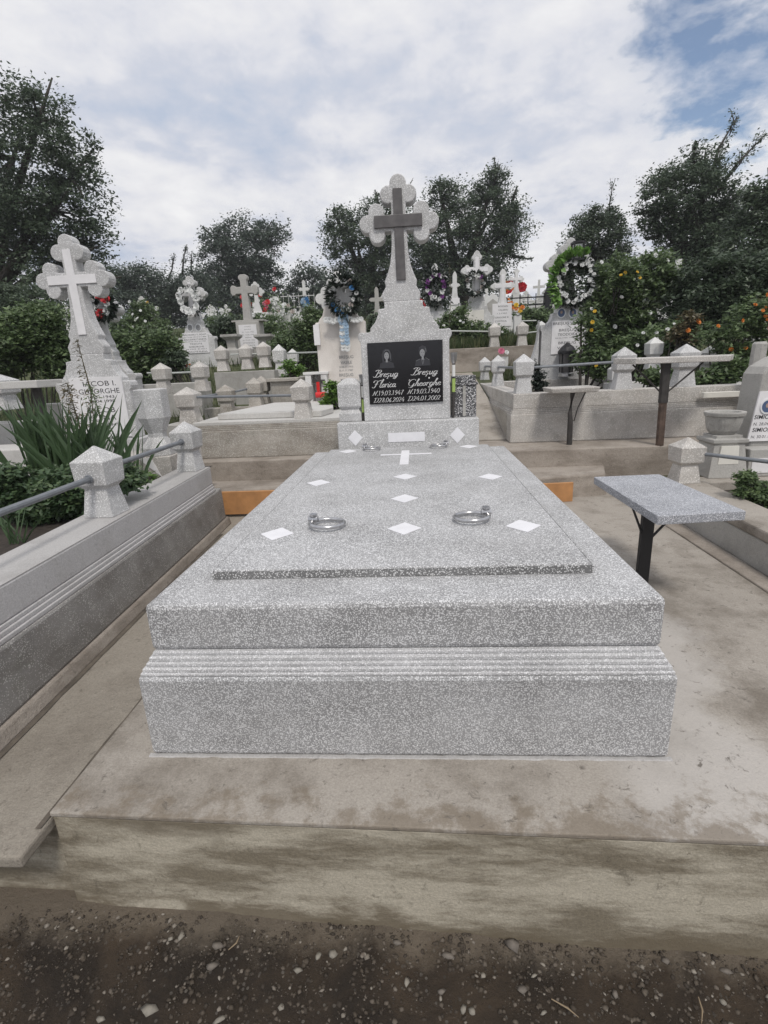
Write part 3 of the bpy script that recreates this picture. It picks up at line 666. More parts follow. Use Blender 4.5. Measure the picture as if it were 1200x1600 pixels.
# main headstone on its base
t = thing('headstone', 'tall speckled headstone with trefoil cross, dark cross inlay and black plaque', 'headstone', (-.008, 2.85, .56))
mb = MB(); mb.box(-.552, .544, 2.72, 3.06, .40, 1.072); base = mb.build('base', 'head_terrazzo', t, .008)
for x, z in ((-.415, .955), (.378, .948)):
    mb = MB(); mb.prism([(x - .058, z), (x, z - .062), (x + .058, z), (x, z + .062)], 2.7165, 2.7195); mb.build('diamond_inlay', 'inlay', base)
mb = MB(); mb.prism([(-.157, .912), (.127, .912), (.127, .983), (-.157, .983)], 2.7165, 2.7195); mb.build('rectangle_inlay', 'inlay', base)
mb = MB(); mb.prism(body_outline(-.006, 1.938, BODY, 1.0725, .334), 2.78, 2.925); body = mb.build('body', 'head_terrazzo', t, .007)
mb = MB(); mb.prism(cross_outline(-.021, 2.4575, .283, .303, .052, .058, 'trefoil', STEM), 2.79, 2.912); cro = mb.build('cross', 'head_terrazzo', t, .007)
mb = MB(); x0 = -.021; mb.prism([(x0 - .030, 2.08), (x0 + .038, 2.08), (x0 + .028, 2.668), (x0 - .036, 2.668)], 2.775, 2.7895); mb.build('upright_inlay', 'wood_dark', cro, .002)
mb = MB(); mb.prism([(x0 - .175, 2.425), (x0 + .165, 2.425), (x0 + .165, 2.502), (x0 - .175, 2.502)], 2.768, 2.7895); mb.build('crossbar_inlay', 'wood_dark', cro, .002)
mb = MB(); mb.prism([(-.291, 1.203), (.274, 1.203), (.276, 1.655), (-.289, 1.655)], 2.766, 2.779); plq = mb.build('plaque', 'granite', t, .0015)

# calligraphic lettering drawn with a broad nib
G = {
 'B': [[(.15,.85),(.3,1),(.55,.98),(.45,.6),(.3,.1),(.1,0),(0,.12)],[(.45,.95),(.75,1),(.85,.82),(.6,.56),(.4,.54)],[(.5,.54),(.78,.5),(.8,.2),(.5,0),(.25,.05)]],
 'F': [[(.02,.72),(.08,.95),(.3,1.0),(.6,.93),(1.0,1.06)],[(.55,.92),(.42,.5),(.28,.06),(.05,-.02),(-.05,.12)],[(.22,.5),(.4,.54),(.66,.50)]],
 'G': [[(.8,.82),(.65,1),(.3,.92),(.1,.5),(.25,.1),(.55,.05),(.72,.45)],[(.72,.45),(.66,.0),(.4,-.22),(.2,-.1)],[(.1,.8),(.02,.9),(.1,1)]],
 'N': [[(0,.02),(.15,.05),(.3,.6),(.36,.95)],[(.36,.95),(.5,.4),(.62,.02)],[(.62,.02),(.75,.6),(.88,.98),(1.02,.95)]],
 'D': [[(.3,.95),(.25,.5),(.12,.03)],[(.05,.85),(.3,1),(.7,.95),(.85,.55),(.6,.1),(.2,0),(0,.1)]],
 'r': [[(0,.35),(.12,.5),(.1,.25),(.04,0)],[(.1,.28),(.25,.48),(.38,.45)]],
 'e': [[(.05,.22),(.3,.3),(.28,.48),(.12,.42),(.04,.15),(.18,0),(.4,.12)]],
 's': [[(.30,.40),(.20,.50),(.06,.44),(.08,.30),(.24,.22),(.27,.08),(.14,-.01),(.0,.08)]],
 ',': [[(.14,-.06),(.2,-.14),(.1,-.24)]],
 'u': [[(.02,.4),(.1,.48),(.06,.15),(.14,0),(.32,.2)],[(.4,.48),(.34,.15),(.4,0),(.5,.1)]],
 'g': [[(.36,.42),(.2,.5),(.04,.25),(.12,.02),(.32,.18)],[(.4,.48),(.32,-.1),(.12,-.3),(.0,-.18),(.3,0),(.48,.12)]],
 'l': [[(.05,.3),(.3,.95),(.24,1.02),(.1,.6),(.06,.1),(.16,0),(.28,.1)]],
 'o': [[(.2,.48),(.04,.25),(.14,.0),(.34,.22),(.22,.47),(.42,.42)]],
 'i': [[(.02,.38),(.1,.48),(.06,.12),(.12,0),(.24,.1)],[(.16,.66),(.18,.7)]],
 'c': [[(.34,.4),(.22,.5),(.04,.25),(.14,0),(.36,.12)]],
 'a': [[(.36,.42),(.2,.5),(.04,.25),(.12,.0),(.32,.2)],[(.4,.48),(.34,.12),(.42,0),(.52,.1)]],
 'h': [[(.05,.3),(.3,.95),(.22,1.02),(.1,.5),(.02,0)],[(.08,.25),(.26,.48),(.34,.38),(.28,.08),(.36,0),(.46,.1)]],
 '.': [[(.0,.0),(.13,.1)],[(.02,.1),(.11,.0)]],
 '0': [[(.3,1),(.06,.7),(.02,.2),(.2,0),(.42,.3),(.46,.8),(.3,1)]],
 '1': [[(.16,.84),(.32,1.0)],[(.32,1.0),(.26,.5),(.20,0)]],
 '2': [[(.08,.78),(.25,1),(.44,.8),(.25,.4),(0,.03)],[(0,.05),(.25,.1),(.46,.0)]],
 '3': [[(.08,.85),(.3,1),(.44,.8),(.22,.55)],[(.22,.55),(.42,.4),(.3,.05),(.02,.05)]],
 '4': [[(.36,1),(.0,.32),(.48,.32)],[(.4,.6),(.28,0)]],
 '6': [[(.44,.95),(.15,.6),(.04,.2),(.2,0),(.4,.25),(.25,.5),(.08,.3)]],
 '7': [[(.06,.95),(.28,.93),(.5,1),(.26,.5),(.14,0)]],
 '8': [[(.38,.95),(.2,.98),(.14,.75),(.38,.4),(.34,.08),(.1,.05),(.08,.3),(.4,.72),(.38,.95)]],
 '9': [[(.42,.85),(.28,1),(.1,.75),(.2,.48),(.42,.7),(.38,.3),(.06,0)]]}
ADV = {'B': .88, 'F': .9, 'G': .86, 'N': 1.0, 'D': .9, 'r': .36, 'e': .4, 's': .38, 'ş': .38, 'u': .5, 'g': .46, 'l': .28, 'o': .4, 'i': .25, 'c': .36, 'a': .5, 'h': .45, '.': .2}
def smoothpts(p_, k=5):
    if len(p_) < 3: return p_
    q = [p_[0]] + list(p_) + [p_[-1]]; o = []
    for i in range(1, len(q) - 2):
        for j in range(k):
            t_ = j / k; a, b_, c, d = [np.array(x) for x in q[i - 1:i + 3]]
            o.append(tuple(.5 * ((2 * b_) + (-a + c) * t_ + (2 * a - 5 * b_ + 4 * c - d) * t_ ** 2 + (-a + 3 * b_ - 3 * c + d) * t_ ** 3)))
    o.append(p_[-1]); return o
def script(s_, xl, xr, zb, hgt, y, parent):
    mb = MB(); x = 0; strokes = []
    for ch in s_:
        gl = G['s'] + G[','] if ch == 'ş' else G.get(ch, [])
        for st in gl: strokes.append([(x + a + (.12 if ch in '0123456789' else .26) * b_, b_) for a, b_ in smoothpts(st)])
        x += ADV.get(ch, .58)
    k = (xr - xl) / x; nib = (.052 * hgt * 1.0, .020 * hgt)
    for st in strokes:
        st = [(xl + a * k, zb + b_ * hgt) for a, b_ in st]
        for (x0, z0), (x1, z1) in zip(st[:-1], st[1:]):
            mb.add([(x0 - nib[0], y, z0 + nib[1]), (x0 + nib[0], y, z0 - nib[1]), (x1 + nib[0], y, z1 - nib[1]), (x1 - nib[0], y, z1 + nib[1])], [(0, 1, 2, 3)])
            tt = .02 * hgt
            mb.add([(x0, y - .0001, z0 - tt), (x1, y - .0001, z1 - tt), (x1, y - .0001, z1 + tt), (x0, y - .0001, z0 + tt)], [(0, 1, 2, 3)])
    return mb.build('lettering', 'etch', parent)
PX0, PW, PZ1, PH = -.29, .565, 1.655, .452
def pu(u): return PX0 + PW * u
def pv(v_): return PZ1 - PH * v_
yl = 2.7648
for s_, u0, u1, v_, h in (('Breşug', .06, .39, .555, .052), ('Breşug', .57, .92, .545, .052), ('Florica', .045, .36, .725, .052), ('Gheorghe', .515, .965, .725, .050), ('N.19.03.1947', .035, .465, .855, .034), ('N.19.03.1940', .51, .955, .85, .034), ('D.28.06.2024', .05, .475, .972, .034), ('D.24.01.2002', .515, .965, .966, .034)):
    script(s_, pu(u0), pu(u1), pv(v_), h, yl, plq)
for u, v_ in ((.2, .60), (.815, .60)):
    mb = MB(); mb.disc(pu(u), pv(v_), .006, .006, yl - .002, yl, 12); mb.build('screw_cap', 'etch', plq)
def soft_portrait(cx, cz, s_, woman):
    mb = MB(); y = yl
    mb.prism([(cx - s_ * 1.1, cz - s_ * 1.75), (cx + s_ * 1.1, cz - s_ * 1.75), (cx + s_ * .95, cz - s_ * 1.1), (cx + s_ * .35, cz - s_ * .8), (cx - s_ * .35, cz - s_ * .8), (cx - s_ * .95, cz - s_ * 1.1)], y - .0002, y)
    p_ = mb.build('etched_portrait', 'etch_dim', plq)
    mb = MB()
    if woman: mb.prism([(cx - s_ * .62, cz - s_ * .9), (cx - s_ * .35, cz - s_ * .8), (cx - s_ * .45, cz), (cx - s_ * .2, cz + s_ * .55), (cx + s_ * .25, cz + s_ * .6), (cx + s_ * .45, cz + s_ * .1), (cx + s_ * .42, cz - s_ * .75), (cx + s_ * .68, cz - s_ * .85), (cx + s_ * .72, cz + s_ * .1), (cx + s_ * .4, cz + s_ * .85), (cx - s_ * .1, cz + s_ * .95), (cx - s_ * .5, cz + s_ * .7), (cx - s_ * .7, cz + s_ * .1)], y - .0005, y - .0003)
    else: mb.prism([(cx - s_ * .5, cz + s_ * .15), (cx - s_ * .35, cz + s_ * .5), (cx + s_ * .2, cz + s_ * .45), (cx + s_ * .42, cz - s_ * .1), (cx + s_ * .6, cz + s_ * .25), (cx + s_ * .45, cz + s_ * .8), (cx - s_ * .05, cz + s_ * .98), (cx - s_ * .5, cz + s_ * .7)], y - .0005, y - .0003)
    mb.build('etched_portrait', 'etch_dim', plq)
    mb = MB(); f = 12
    mb.disc(cx - (0 if woman else s_ * .05), cz - s_ * .05, s_ * .36, s_ * .52, y - .0009, y - .0007, 18)
    mb.prism([(cx - s_ * .15, cz - s_ * .95), (cx + s_ * .15, cz - s_ * .95), (cx + s_ * .13, cz - s_ * .5), (cx - s_ * .13, cz - s_ * .5)], y - .0011, y - .0010)
    mb.build('etched_portrait', 'etch_mid', plq)
    mb = MB()
    for dx in (-.15, .15): mb.disc(cx + s_ * dx, cz + s_ * .02, s_ * .07, s_ * .035, y - .0014, y - .0012, 8)
    mb.disc(cx, cz - s_ * .34, s_ * .11, s_ * .03, y - .0014, y - .0012, 8); mb.build('etched_portrait', 'etch_dim', plq)
    mb = MB()
    if woman:
        for a, b_ in (((-.4, .45), (-.1, .75)), ((-.1, .75), (.3, .7)), ((.3, .7), (.52, .35)), ((.52, .35), (.55, -.5))): mb.tube([(cx + s_ * a[0], y - .0012, cz + s_ * a[1]), (cx + s_ * b_[0], y - .0012, cz + s_ * b_[1])], .0010, 4)
    else:
        for a, b_ in (((-.4, -.85), (-.95, -1.1)), ((.4, -.7), (.95, -1.05)), ((-.15, -.9), (.0, -1.6)), ((.2, -.85), (.02, -1.5)), ((.35, .6), (.5, .1))): mb.tube([(cx + s_ * a[0], y - .0012, cz + s_ * a[1]), (cx + s_ * b_[0], y - .0012, cz + s_ * b_[1])], .0012, 4)
    mb.build('etched_portrait', 'etch_mid', plq)
soft_portrait(pu(.255), pv(.21), .052, True); soft_portrait(pu(.735), pv(.19), .054, False)

# squat pedestal, candle box and torches on the base
t = thing('memorial_pedestal', 'squat speckled pedestal with pointed cap left of the black plaque', 'pedestal', (-.455, 2.90, 1.073))
mb = MB(); mb.frust(-.455, 2.90, [(1.074, .088), (1.135, .088), (1.165, .070), (1.19, .090), (1.36, .090), (1.395, .05), (1.405, .02)]); mb.build('shaft', 'head_terrazzo', t, .004)
t = thing('candle_box', 'coarse black and white speckled candle box with carved cross at plaque right', 'candle box', (.45, 2.92, 1.073))
mb = MB(); mb.box(.345, .535, 2.84, 3.03, 1.074, 1.315); bxo = mb.build('box', 'dark_terrazzo', t, .003)
mb = MB(); mb.box(.335, .545, 2.83, 3.04, 1.316, 1.334); mb.box(.35, .53, 2.85, 3.02, 1.335, 1.385); mb.build('lid', 'dark_terrazzo', t, .003)
mb = MB(); mb.box(.43, .452, 2.832, 2.839, 1.08, 1.312); mb.build('cross_inlay', 'rough_grey', bxo)
for x, lab, dz in ((.325, 'slim garden torch with steel head and lime label right of plaque', 0), (-.348, 'slim garden torch with steel head and lime label left of plaque', -.13)):
    t = thing('torch', lab, 'torch', (x, 2.81 if x > 0 else 2.86, 1.075)); y = 2.755 if x > 0 else 2.84
    if x > 0: x = .352; y = 2.80
    else: x = -.355
    mb = MB(); mb.tube([(x, y, 1.075), (x + .008, y, 1.50 + dz)], .011, 8); st_ = mb.build('pole', 'dark_iron', t)
    mb = MB(); mb.tube([(x + .004, y - .002, 1.27 + dz), (x + .006, y - .002, 1.37 + dz)], .0135, 10); mb.build('label_sleeve', 'green_plastic', t)
    mb = MB(); mb.tube([(x + .006, y - .002, 1.385 + dz), (x + .006, y - .002, 1.47 + dz)], .0125, 10); mb.build('sleeve', 'white_plastic', t)
    mb = MB(); mb.lathe(x + .008, y, [(1.48 + dz, .012), (1.50 + dz, .02), (1.53 + dz, .024), (1.56 + dz, .026)], 12); mb.build('head', 'steel', t)

# ------------------------------------------------------------------ posts, kerbs, rails
def post_levels(z, w_, h):
    w_ = w_ / 2
    return [(z, w_ * .90), (z + h * .40, w_ * .66), (z + h * .415, w_ * .70), (z + h * .47, w_ * .93), (z + h * .80, w_ * 1.0), (z + h, w_ * .04)]
POSTM = {}
def post(x, y, z, parent, w_=.165, h=.35, ang=0, mat='old_terrazzo'):
    ang += random.uniform(-.06, .06)
    key = (round(w_, 3), round(h, 3), mat)
    if key not in POSTM:
        mb = MB(); mb.frust(0, 0, post_levels(0, w_, h)); me = mb.mesh('post'); me.materials.append(M[mat]); POSTM[key] = me
    o = linkmesh('post', POSTM[key], None, parent, None, .006); o.location = Vector((x, y, z)) - ORG[parent.name]; o.rotation_euler = (0, 0, ang); return o
def rail(a, b_, parent, r_=.014, mat='rail'):
    mb = MB(); mb.tube([a, b_], r_, 10); return mb.build('rail', mat, parent, smooth=False)

# left kerb beside the passage
A = .045
def kx(y, off=0): return -1.352 - A * y + off      # outer (right) face of the kerb cap
t = thing('grave_kerb', 'long concrete kerb with pipe rail and two speckled posts, left', 'grave kerb', (-1.5, 1.2, .36))
def strip(mb, o0, o1, z0, z1, y0=-.36, y1=2.36, o0t=None, o1t=None):
    o0t = o0 if o0t is None else o0t; o1t = o1 if o1t is None else o1t
    mb.hexa([(kx(y0, o0), y0, z0), (kx(y0, o1), y0, z0), (kx(y1, o1), y1, z0), (kx(y1, o0), y1, z0)], [(kx(y0, o0t), y0, z1), (kx(y0, o1t), y0, z1), (kx(y1, o1t), y1, z1), (kx(y1, o0t), y1, z1)])
mb = MB(); strip(mb, -.235, 0, .703, .826, y1=2.37); mb.build('cap', 'kerb_face', t, .006)
mb = MB(); strip(mb, -.234, -.002, .8262, .8305, y1=2.368); mb.build('cap_top', 'kerb_top', t)
mb = MB(); strip(mb, -.22, .006, .686, .702); strip(mb, -.22, .014, .668, .6855); strip(mb, -.22, .022, .650, .6675); mb.build('moulding', 'kerb_face', t, .003)
mb = MB(); strip(mb, -.22, .036, .41, .6495, y1=2.46, o0t=-.22, o1t=.030); mb.build('wall', 'kerb_terrazzo', t, .012)
mb = MB(); strip(mb, -.22, .062, .351, .41, y1=2.5, o1t=.045); mb.build('footing', 'step', t, .01)
post(-1.515, 1.155, .831, t, .17, .348, 0, 'head_terrazzo'); post(-1.56, 2.27, .831, t, .165, .345, 0, 'head_terrazzo')
rail((kx(-.9) - .10, -.9, 1.04), (-1.515, 1.09, 1.03), t); rail((-1.517, 1.22, 1.055), (-1.56, 2.2, 1.045), t); 
for q in ((-1.515, 1.066, 1.03), (-1.56, 2.184, 1.045)):
    mb = MB(); mb.torus(q, .016, .006, (0, 1, 0), 14, 6); mb.build('rail_collar', 'rail', t)

# left plot: soil, back wall
mb = MB(); mb.add([(-4.6, -.4, .70), (-1.58, -.4, .70), (-1.66, 2.9, .74), (-4.6, 2.9, .74)], [(0, 1, 2, 3)]); o = struct('planting_soil', mb, 'soil')

# right kerb
t = thing('grave_kerb', 'mossy concrete kerb with one speckled post and pipe rail, right', 'grave kerb', (1.9, 1.2, .38))
mb = MB(); mb.hexa([(1.80, -.25, .377), (2.12, -.25, .377), (2.14, 2.36, .377), (1.83, 2.36, .377)], [(1.81, -.25, .54), (2.10, -.25, .54), (2.12, 2.36, .54), (1.84, 2.36, .54)]); mb.build('wall', 'rough_grey', t, .01)
mb = MB(); mb.hexa([(1.80, -.25, .541), (2.06, -.25, .541), (2.09, 2.38, .541), (1.83, 2.38, .541)], [(1.80, -.25, .60), (2.06, -.25, .60), (2.09, 2.38, .60), (1.83, 2.38, .60)]); mb.build('cap', 'pad', t, .012)
mb = MB(); mb.box(1.81, 3.2, 2.381, 2.56, .377, .60); mb.build('wall', 'pad', t, .01)
post(1.955, 2.43, .60, t, .175, .315, .05, 'old_terrazzo'); rail((2.0, 2.42, .805), (2.62, 1.55, .80), t, .013)
mb = MB(); mb.add([(2.05, -.25, .54), (3.5, -.25, .54), (3.5, 2.5, .54), (2.05, 2.5, .54)], [(0, 1, 2, 3)]); struct('planting_soil', mb, 'soil')
mb = MB(); mb.box(1.70, 1.80, 0.0, 2.3, .376, .392); struct('kerb_footing', mb, 'step', .008)

# near stand-up desk
t = thing('memorial_table', 'small blue grey speckled table on one black steel post by the tomb', 'table', (1.14, 1.12, .38))
mb = MB(); q = [(1.045, .815), (1.415, .855), (1.39, 1.585), (1.035, 1.565)]; mb.hexa([(a, b_, .812) for a, b_ in q], [(a, b_, .852) for a, b_ in q]); mb.build('tabletop', 'desk_terrazzo', t, .004)
mb = MB(); mb.obox((1.145, 1.12), .055, .03, .377, .811, .05); mb.build('post', 'black_metal', t, .003)
mb = MB(); mb.tube([(1.145, 1.12, .62), (1.30, 1.12, .81)], .006, 6); mb.build('brace', 'black_metal', t)
mb = MB(); mb.tube([(1.145, 1.14, .64), (1.13, 1.34, .81)], .006, 6); mb.build('brace', 'black_metal', t)
mb = MB(); mb.tube([(1.145, 1.12, .62), (1.06, 1.1, .81)], .005, 6); mb.build('brace', 'black_metal', t)

# ------------------------------------------------------------------ back-left plot: moulded wall, flat slab
t = thing('grave_surround', 'brownish moulded grave wall with speckled posts behind the orange board', 'grave surround', (-1.3, 3.3, .74))
def wall(mb_parent, x0, x1, y0, y1, z0, z1, mat='wall_terrazzo', cap='pale', mould=True, dz=0):
    mb = MB(); mb.box(x0, x1, y0, y1, z0, z1 - (.135 if mould else 0)); mb.build('wall', mat, mb_parent, .008)
    if mould:
        mb = MB(); mb.box(x0 + .004, x1 - .004, y0 + .006, y1, z1 - .1345, z1 - .118); mb.box(x0 + .010, x1 - .010, y0 + .014, y1, z1 - .1175, z1 - .102); mb.box(x0 + .016, x1 - .016, y0 + .022, y1, z1 - .1015, z1 - .088); mb.build('moulding', mat, mb_parent, .003)
        mb = MB(); mb.box(x0 + .014, x1 - .014, y0 + .018, y1, z1 - .0875, z1); mb.build('cap', mat, mb_parent, .005)
mb = MB(); mb.box(-1.98, -.60, 3.27, 3.55, .738, .985); mb.build('wall', 'wall_terrazzo', t, .008)
mb = MB(); mb.box(-1.975, -.60, 3.277, 3.55, .9855, 1.0); mb.box(-1.97, -.60, 3.287, 3.55, 1.0005, 1.016); mb.box(-1.965, -.60, 3.297, 3.55, 1.0165, 1.032); mb.build('moulding', 'wall_terrazzo', t, .003)
mb = MB(); mb.box(-1.965, -.60, 3.302, 4.95, 1.0325, 1.062); mb.box(-1.965, -.60, 3.551, 4.95, .70, 1.0320); mb.build('cap', 'pale', t, .004)
post(-.955, 3.40, 1.062, t, .17, .345, 0, 'old_terrazzo'); post(-2.03, 3.44, 1.05, t, .19, .33, 0, 'old_terrazzo')
rail((-1.94, 3.42, 1.285), (-1.04, 3.40, 1.265), t, .012)
mb = MB(); mb.box(-2.25, -1.97, 3.3, 3.6, .72, 1.05); mb.build('wall', 'rough_grey', t, .006)
t = thing('grave_slab', 'flat pale grey stone slab lying on the grave behind the pipe rail', 'slab', (-1.3, 3.9, 1.063))
mb = MB(); q = [(-1.80, 3.50), (-.80, 3.42), (-.74, 3.75), (-.90, 4.75), (-1.62, 4.85)]
mb.add([(a, b_, 1.064) for a, b_ in q] + [(a, b_, 1.118) for a, b_ in q], [(4, 3, 2, 1, 0), (5, 6, 7, 8, 9)] + [(i, (i + 1) % 5, (i + 1) % 5 + 5, i + 5) for i in range(5)]); mb.build('slab', 'pale', t, .006)

# ------------------------------------------------------------------ right enclosure
t = thing('grave_surround', 'large pale terrazzo grave surround with five posts right of the black plaque', 'grave surround', (1.9, 3.9, .72))
mb = MB(); mb.box(.955, 3.45, 3.70, 3.92, .716, .985); mb.build('wall', 'old_terrazzo', t, .008)
mb = MB(); mb.box(.955, 1.17, 3.921, 7.0, .716, .985); mb.build('wall', 'wall_terrazzo', t, .008)
mb = MB()
for i, (o_, z0, z1) in enumerate(((.006, .9855, 1.002), (.014, 1.0025, 1.018), (.022, 1.0185, 1.033))): mb.box(.955 + o_, 3.45, 3.70 + o_, 3.92, z0, z1); mb.box(.955 + o_, 1.17, 3.921, 7.0, z0, z1)
mb.build('moulding', 'old_terrazzo', t, .003)
mb = MB(); mb.box(.98, 3.45, 3.725, 3.92, 1.0335, 1.172); mb.box(.98, 1.165, 3.921, 7.0, 1.0335, 1.172); mb.box(1.1655, 3.3, 5.75, 5.95, 1.0, 1.205); mb.build('cap', 'old_terrazzo', t, .006)
for x, y, h, w_ in ((1.085, 3.83, .36, .17), (1.095, 5.45, .37, .165), (1.09, 6.7, .36, .16), (2.0, 3.82, .38, .175), (2.55, 3.82, .38, .19)): post(x, y, 1.172, t, w_, h, 0, 'head_terrazzo')
rail((1.17, 3.83, 1.405), (1.92, 3.82, 1.42), t, .013); rail((1.09, 5.37, 1.40), (1.09, 3.92, 1.40), t, .014); rail((1.09, 5.53, 1.4), (1.09, 6.62, 1.4), t, .014)
mb = MB(); mb.add([(1.165, 3.92, 1.05), (3.4, 3.92, 1.05), (3.4, 5.76, 1.08), (1.165, 5.76, 1.08)], [(0, 1, 2, 3)]); struct('planting_soil', mb, 'soil')
# benches / tables by it
t = thing('memorial_table', 'small pale speckled shelf table on crooked post before the surround', 'table', (1.45, 3.52, .716))
mb = MB(); mb.hexa([(1.25, 3.38, 1.185), (1.64, 3.38, 1.185), (1.64, 3.69, 1.185), (1.25, 3.69, 1.185)], [(1.235, 3.37, 1.228), (1.66, 3.37, 1.228), (1.66, 3.695, 1.228), (1.235, 3.695, 1.228)]); mb.build('tabletop', 'old_terrazzo', t, .008)
mb = MB(); mb.tube([(1.455, 3.50, .716), (1.452, 3.50, .93), (1.445, 3.50, 1.0), (1.46, 3.50, 1.184)], [.026, .024, .020, .024], 8); mb.build('post', 'dark_iron', t)
mb = MB(); mb.tube([(1.475, 3.47, .93), (1.50, 3.46, 1.05), (1.555, 3.45, 1.184)], .006, 6); mb.build('brace', 'dark_iron', t)
t = thing('memorial_table', 'long narrow speckled table on rusty post before the surround posts', 'table', (2.14, 3.32, .716))
mb = MB(); mb.hexa([(1.86, 3.20, 1.405), (2.60, 3.20, 1.395), (2.75, 3.42, 1.40), (1.76, 3.42, 1.41)], [(1.86, 3.20, 1.452), (2.60, 3.20, 1.442), (2.75, 3.42, 1.447), (1.76, 3.42, 1.457)]); mb.build('tabletop', 'old_terrazzo', t, .006)
mb = MB(); mb.tube([(2.165, 3.30, .716), (2.155, 3.30, 1.08)], .034, 8); mb.build('post', 'rusty', t)
mb = MB(); mb.tube([(2.155, 3.30, 1.08), (2.15, 3.30, 1.402)], .040, 8); mb.build('upper_post', 'dark_iron', t)
for dx in (-.27, .30): mb = MB(); mb.tube([(2.155, 3.30, 1.14), (2.15 + dx, 3.3, 1.40)], .007, 6); mb.build('brace', 'dark_iron', t)

# ------------------------------------------------------------------ generic headstone
def headstone(label, cx, y, zb, ztop_cross, half=.30, cross_w=.56, style='trefoil', mat='head_terrazzo', inlay='marble', depth=.14, plaque=None, lines=(), meds=(), body_h=.86, group=None, s=1.0, wings=False, plaque_mat='marble', ink='ink', base=True, rows=None, name='headstone'):
    """ztop_cross: world z of the tip; the template is scaled by s"""
    t = thing(name, label, 'headstone', (cx, y, zb), group)
    cz = ztop_cross - .303 * s; zt_ = cz - .52 * s
    pr = [(h * half / .334 if h > .3 else h * s * (half / .334 / s) ** .5, z * s) for h, z in BODY]
    bt = zt_
    mb = MB(); mb.prism(body_outline(cx, bt, pr, zb + (.10 if base else 0), half), y, y + depth); b_ = mb.build('body', mat, t, .006)
    if base: mb = MB(); mb.box(cx - half - .05, cx + half + .05, y - .05, y + depth + .05, zb - .3, zb + .0995); mb.build('base', mat, t, .006)
    st = [(h * s, z * s) for h, z in STEM]
    mb = MB(); mb.prism(cross_outline(cx, cz, cross_w / 2, .303 * s, .050 * s, .056 * s * cross_w / .56 ** 1, style, st), y + .008, y + depth - .008); c = mb.build('cross', mat, t, .006)
    if inlay:
        mb = MB(); yy = y + .0055
        w2 = .030 * s; mb.prism([(cx - w2, cz - .38 * s), (cx + w2, cz - .38 * s), (cx + w2, cz - w2), (cx + cross_w * .33, cz - w2), (cx + cross_w * .33, cz + w2), (cx + w2, cz + w2), (cx + w2, cz + .20 * s), (cx - w2, cz + .20 * s), (cx - w2, cz + w2), (cx - cross_w * .33, cz + w2), (cx - cross_w * .33, cz - w2), (cx - w2, cz - w2)], yy - .006, yy + .002); mb.build('cross_inlay', inlay, c, .001)
    if plaque:
        x0, x1, z0, z1 = plaque; mb = MB(); mb.prism([(x0, z0), (x1, z0), (x1, z1), (x0, z1)], y - .012, y - .0005); pl = mb.build('plaque', plaque_mat, t, .001)
        for (s_, fx, fz, wd, hh) in lines:
            text(s_, x0 + (x1 - x0) * fx, z0 + (z1 - z0) * fz, y - .0128, wd * (x1 - x0), hh, ink, pl)
    for (x, z, r_) in meds: medallion(x, z, y - .013, r_, t)
    return t

# left headstone
L = headstone('speckled headstone with white cross inlay behind the sword leaves, left', -2.415, 2.65, .93, 2.495, .29, .56, 'trefoil', 'head_terrazzo', 'marble', .115,
    (-2.59, -2.17, 1.045, 1.50), [('IACOB I.', .57, .86, .62, .038), ('GHEORGHE', .54, .735, .78, .038), ('10.01.1943', .56, .655, .50, .022), ('26.04.1998', .56, .585, .50, .022), ('IACOB', .52, .42, .52, .040), ('ELENA', .52, .29, .50, .040), ('12.03.1949', .56, .19, .5, .022)], (), group=None)
t = thing('headstone_plinth', 'dark speckled plinth with white triangle inlay under the left headstone', 'plinth', (-2.1, 2.4, .74))
mb = MB(); mb.box(-2.75, -1.72, 2.30, 2.86, .72, .928); pl = mb.build('block', 'old_terrazzo', t, .006)
mb = MB(); mb.prism([(-1.96, .925), (-1.86, .925), (-1.80, .78)], 2.296, 2.2995); mb.build('triangle_inlay', 'marble', pl)
t = thing('stone_urn', 'faceted speckled stone urn in front of the left headstone', 'urn', (-1.83, 2.42, .93))
mb = MB(); mb.frust(-1.845, 2.42, [(.929, .125), (.985, .125), (1.06, .065), (1.09, .065), (1.20, .115), (1.40, .115), (1.404, .08)], 0, 6); mb.build('body', 'head_terrazzo', t, .004)

# far left table and pale kerbs
t = thing('memorial_table', 'long pale table slab on dark post beside the left headstone', 'table', (-2.9, 2.6, .72))
a = P(0, 604, 2.6); b_ = P(92, 590, 2.6); mb = MB(); mb.box(-3.5, -2.71, 2.45, 2.75, a.z - .02, a.z + .035); mb.build('tabletop', 'pale', t, .006)
mb = MB(); c = P(57, 610, 2.6); mb.tube([(c.x, 2.6, .72), (c.x, 2.6, a.z - .02)], .036, 8); mb.build('post', 'dark_iron', t)
t = thing('grave_surround', 'pale stone surround with pointed post at the far left edge', 'grave surround', (-3.3, 3.0, .72))
c = P(8, 640, 3.0); post(c.x, 3.0, c.z, t, .22, .30, 0, 'head_terrazzo')
c = P(0, 660, 2.95); d = P(120, 640, 2.95); mb = MB(); mb.box(-4.2, -2.75, 2.88, 3.1, .7, c.z); mb.build('wall', 'pale', t, .01)
c = P(0, 700, 2.3); mb = MB(); mb.box(-4.4, -2.72, 2.2, 2.5, .7, c.z); mb.build('wall', 'pale', t, .01)
mb = MB(); mb.box(-4.4, -2.95, 1.7, 2.19, .7, c.z - .12); mb.build('wall', 'pale', t, .01)
t = thing('stone_block', 'low pale rounded stone block under the left table slab', 'stone block', (-2.8, 2.7, .9))
c = P(62, 660, 2.75); d = P(98, 630, 2.75); mb = MB(); mb.box(c.x, d.x, 2.76, 2.87, .72, d.z); mb.build('block', 'pale', t, .015)

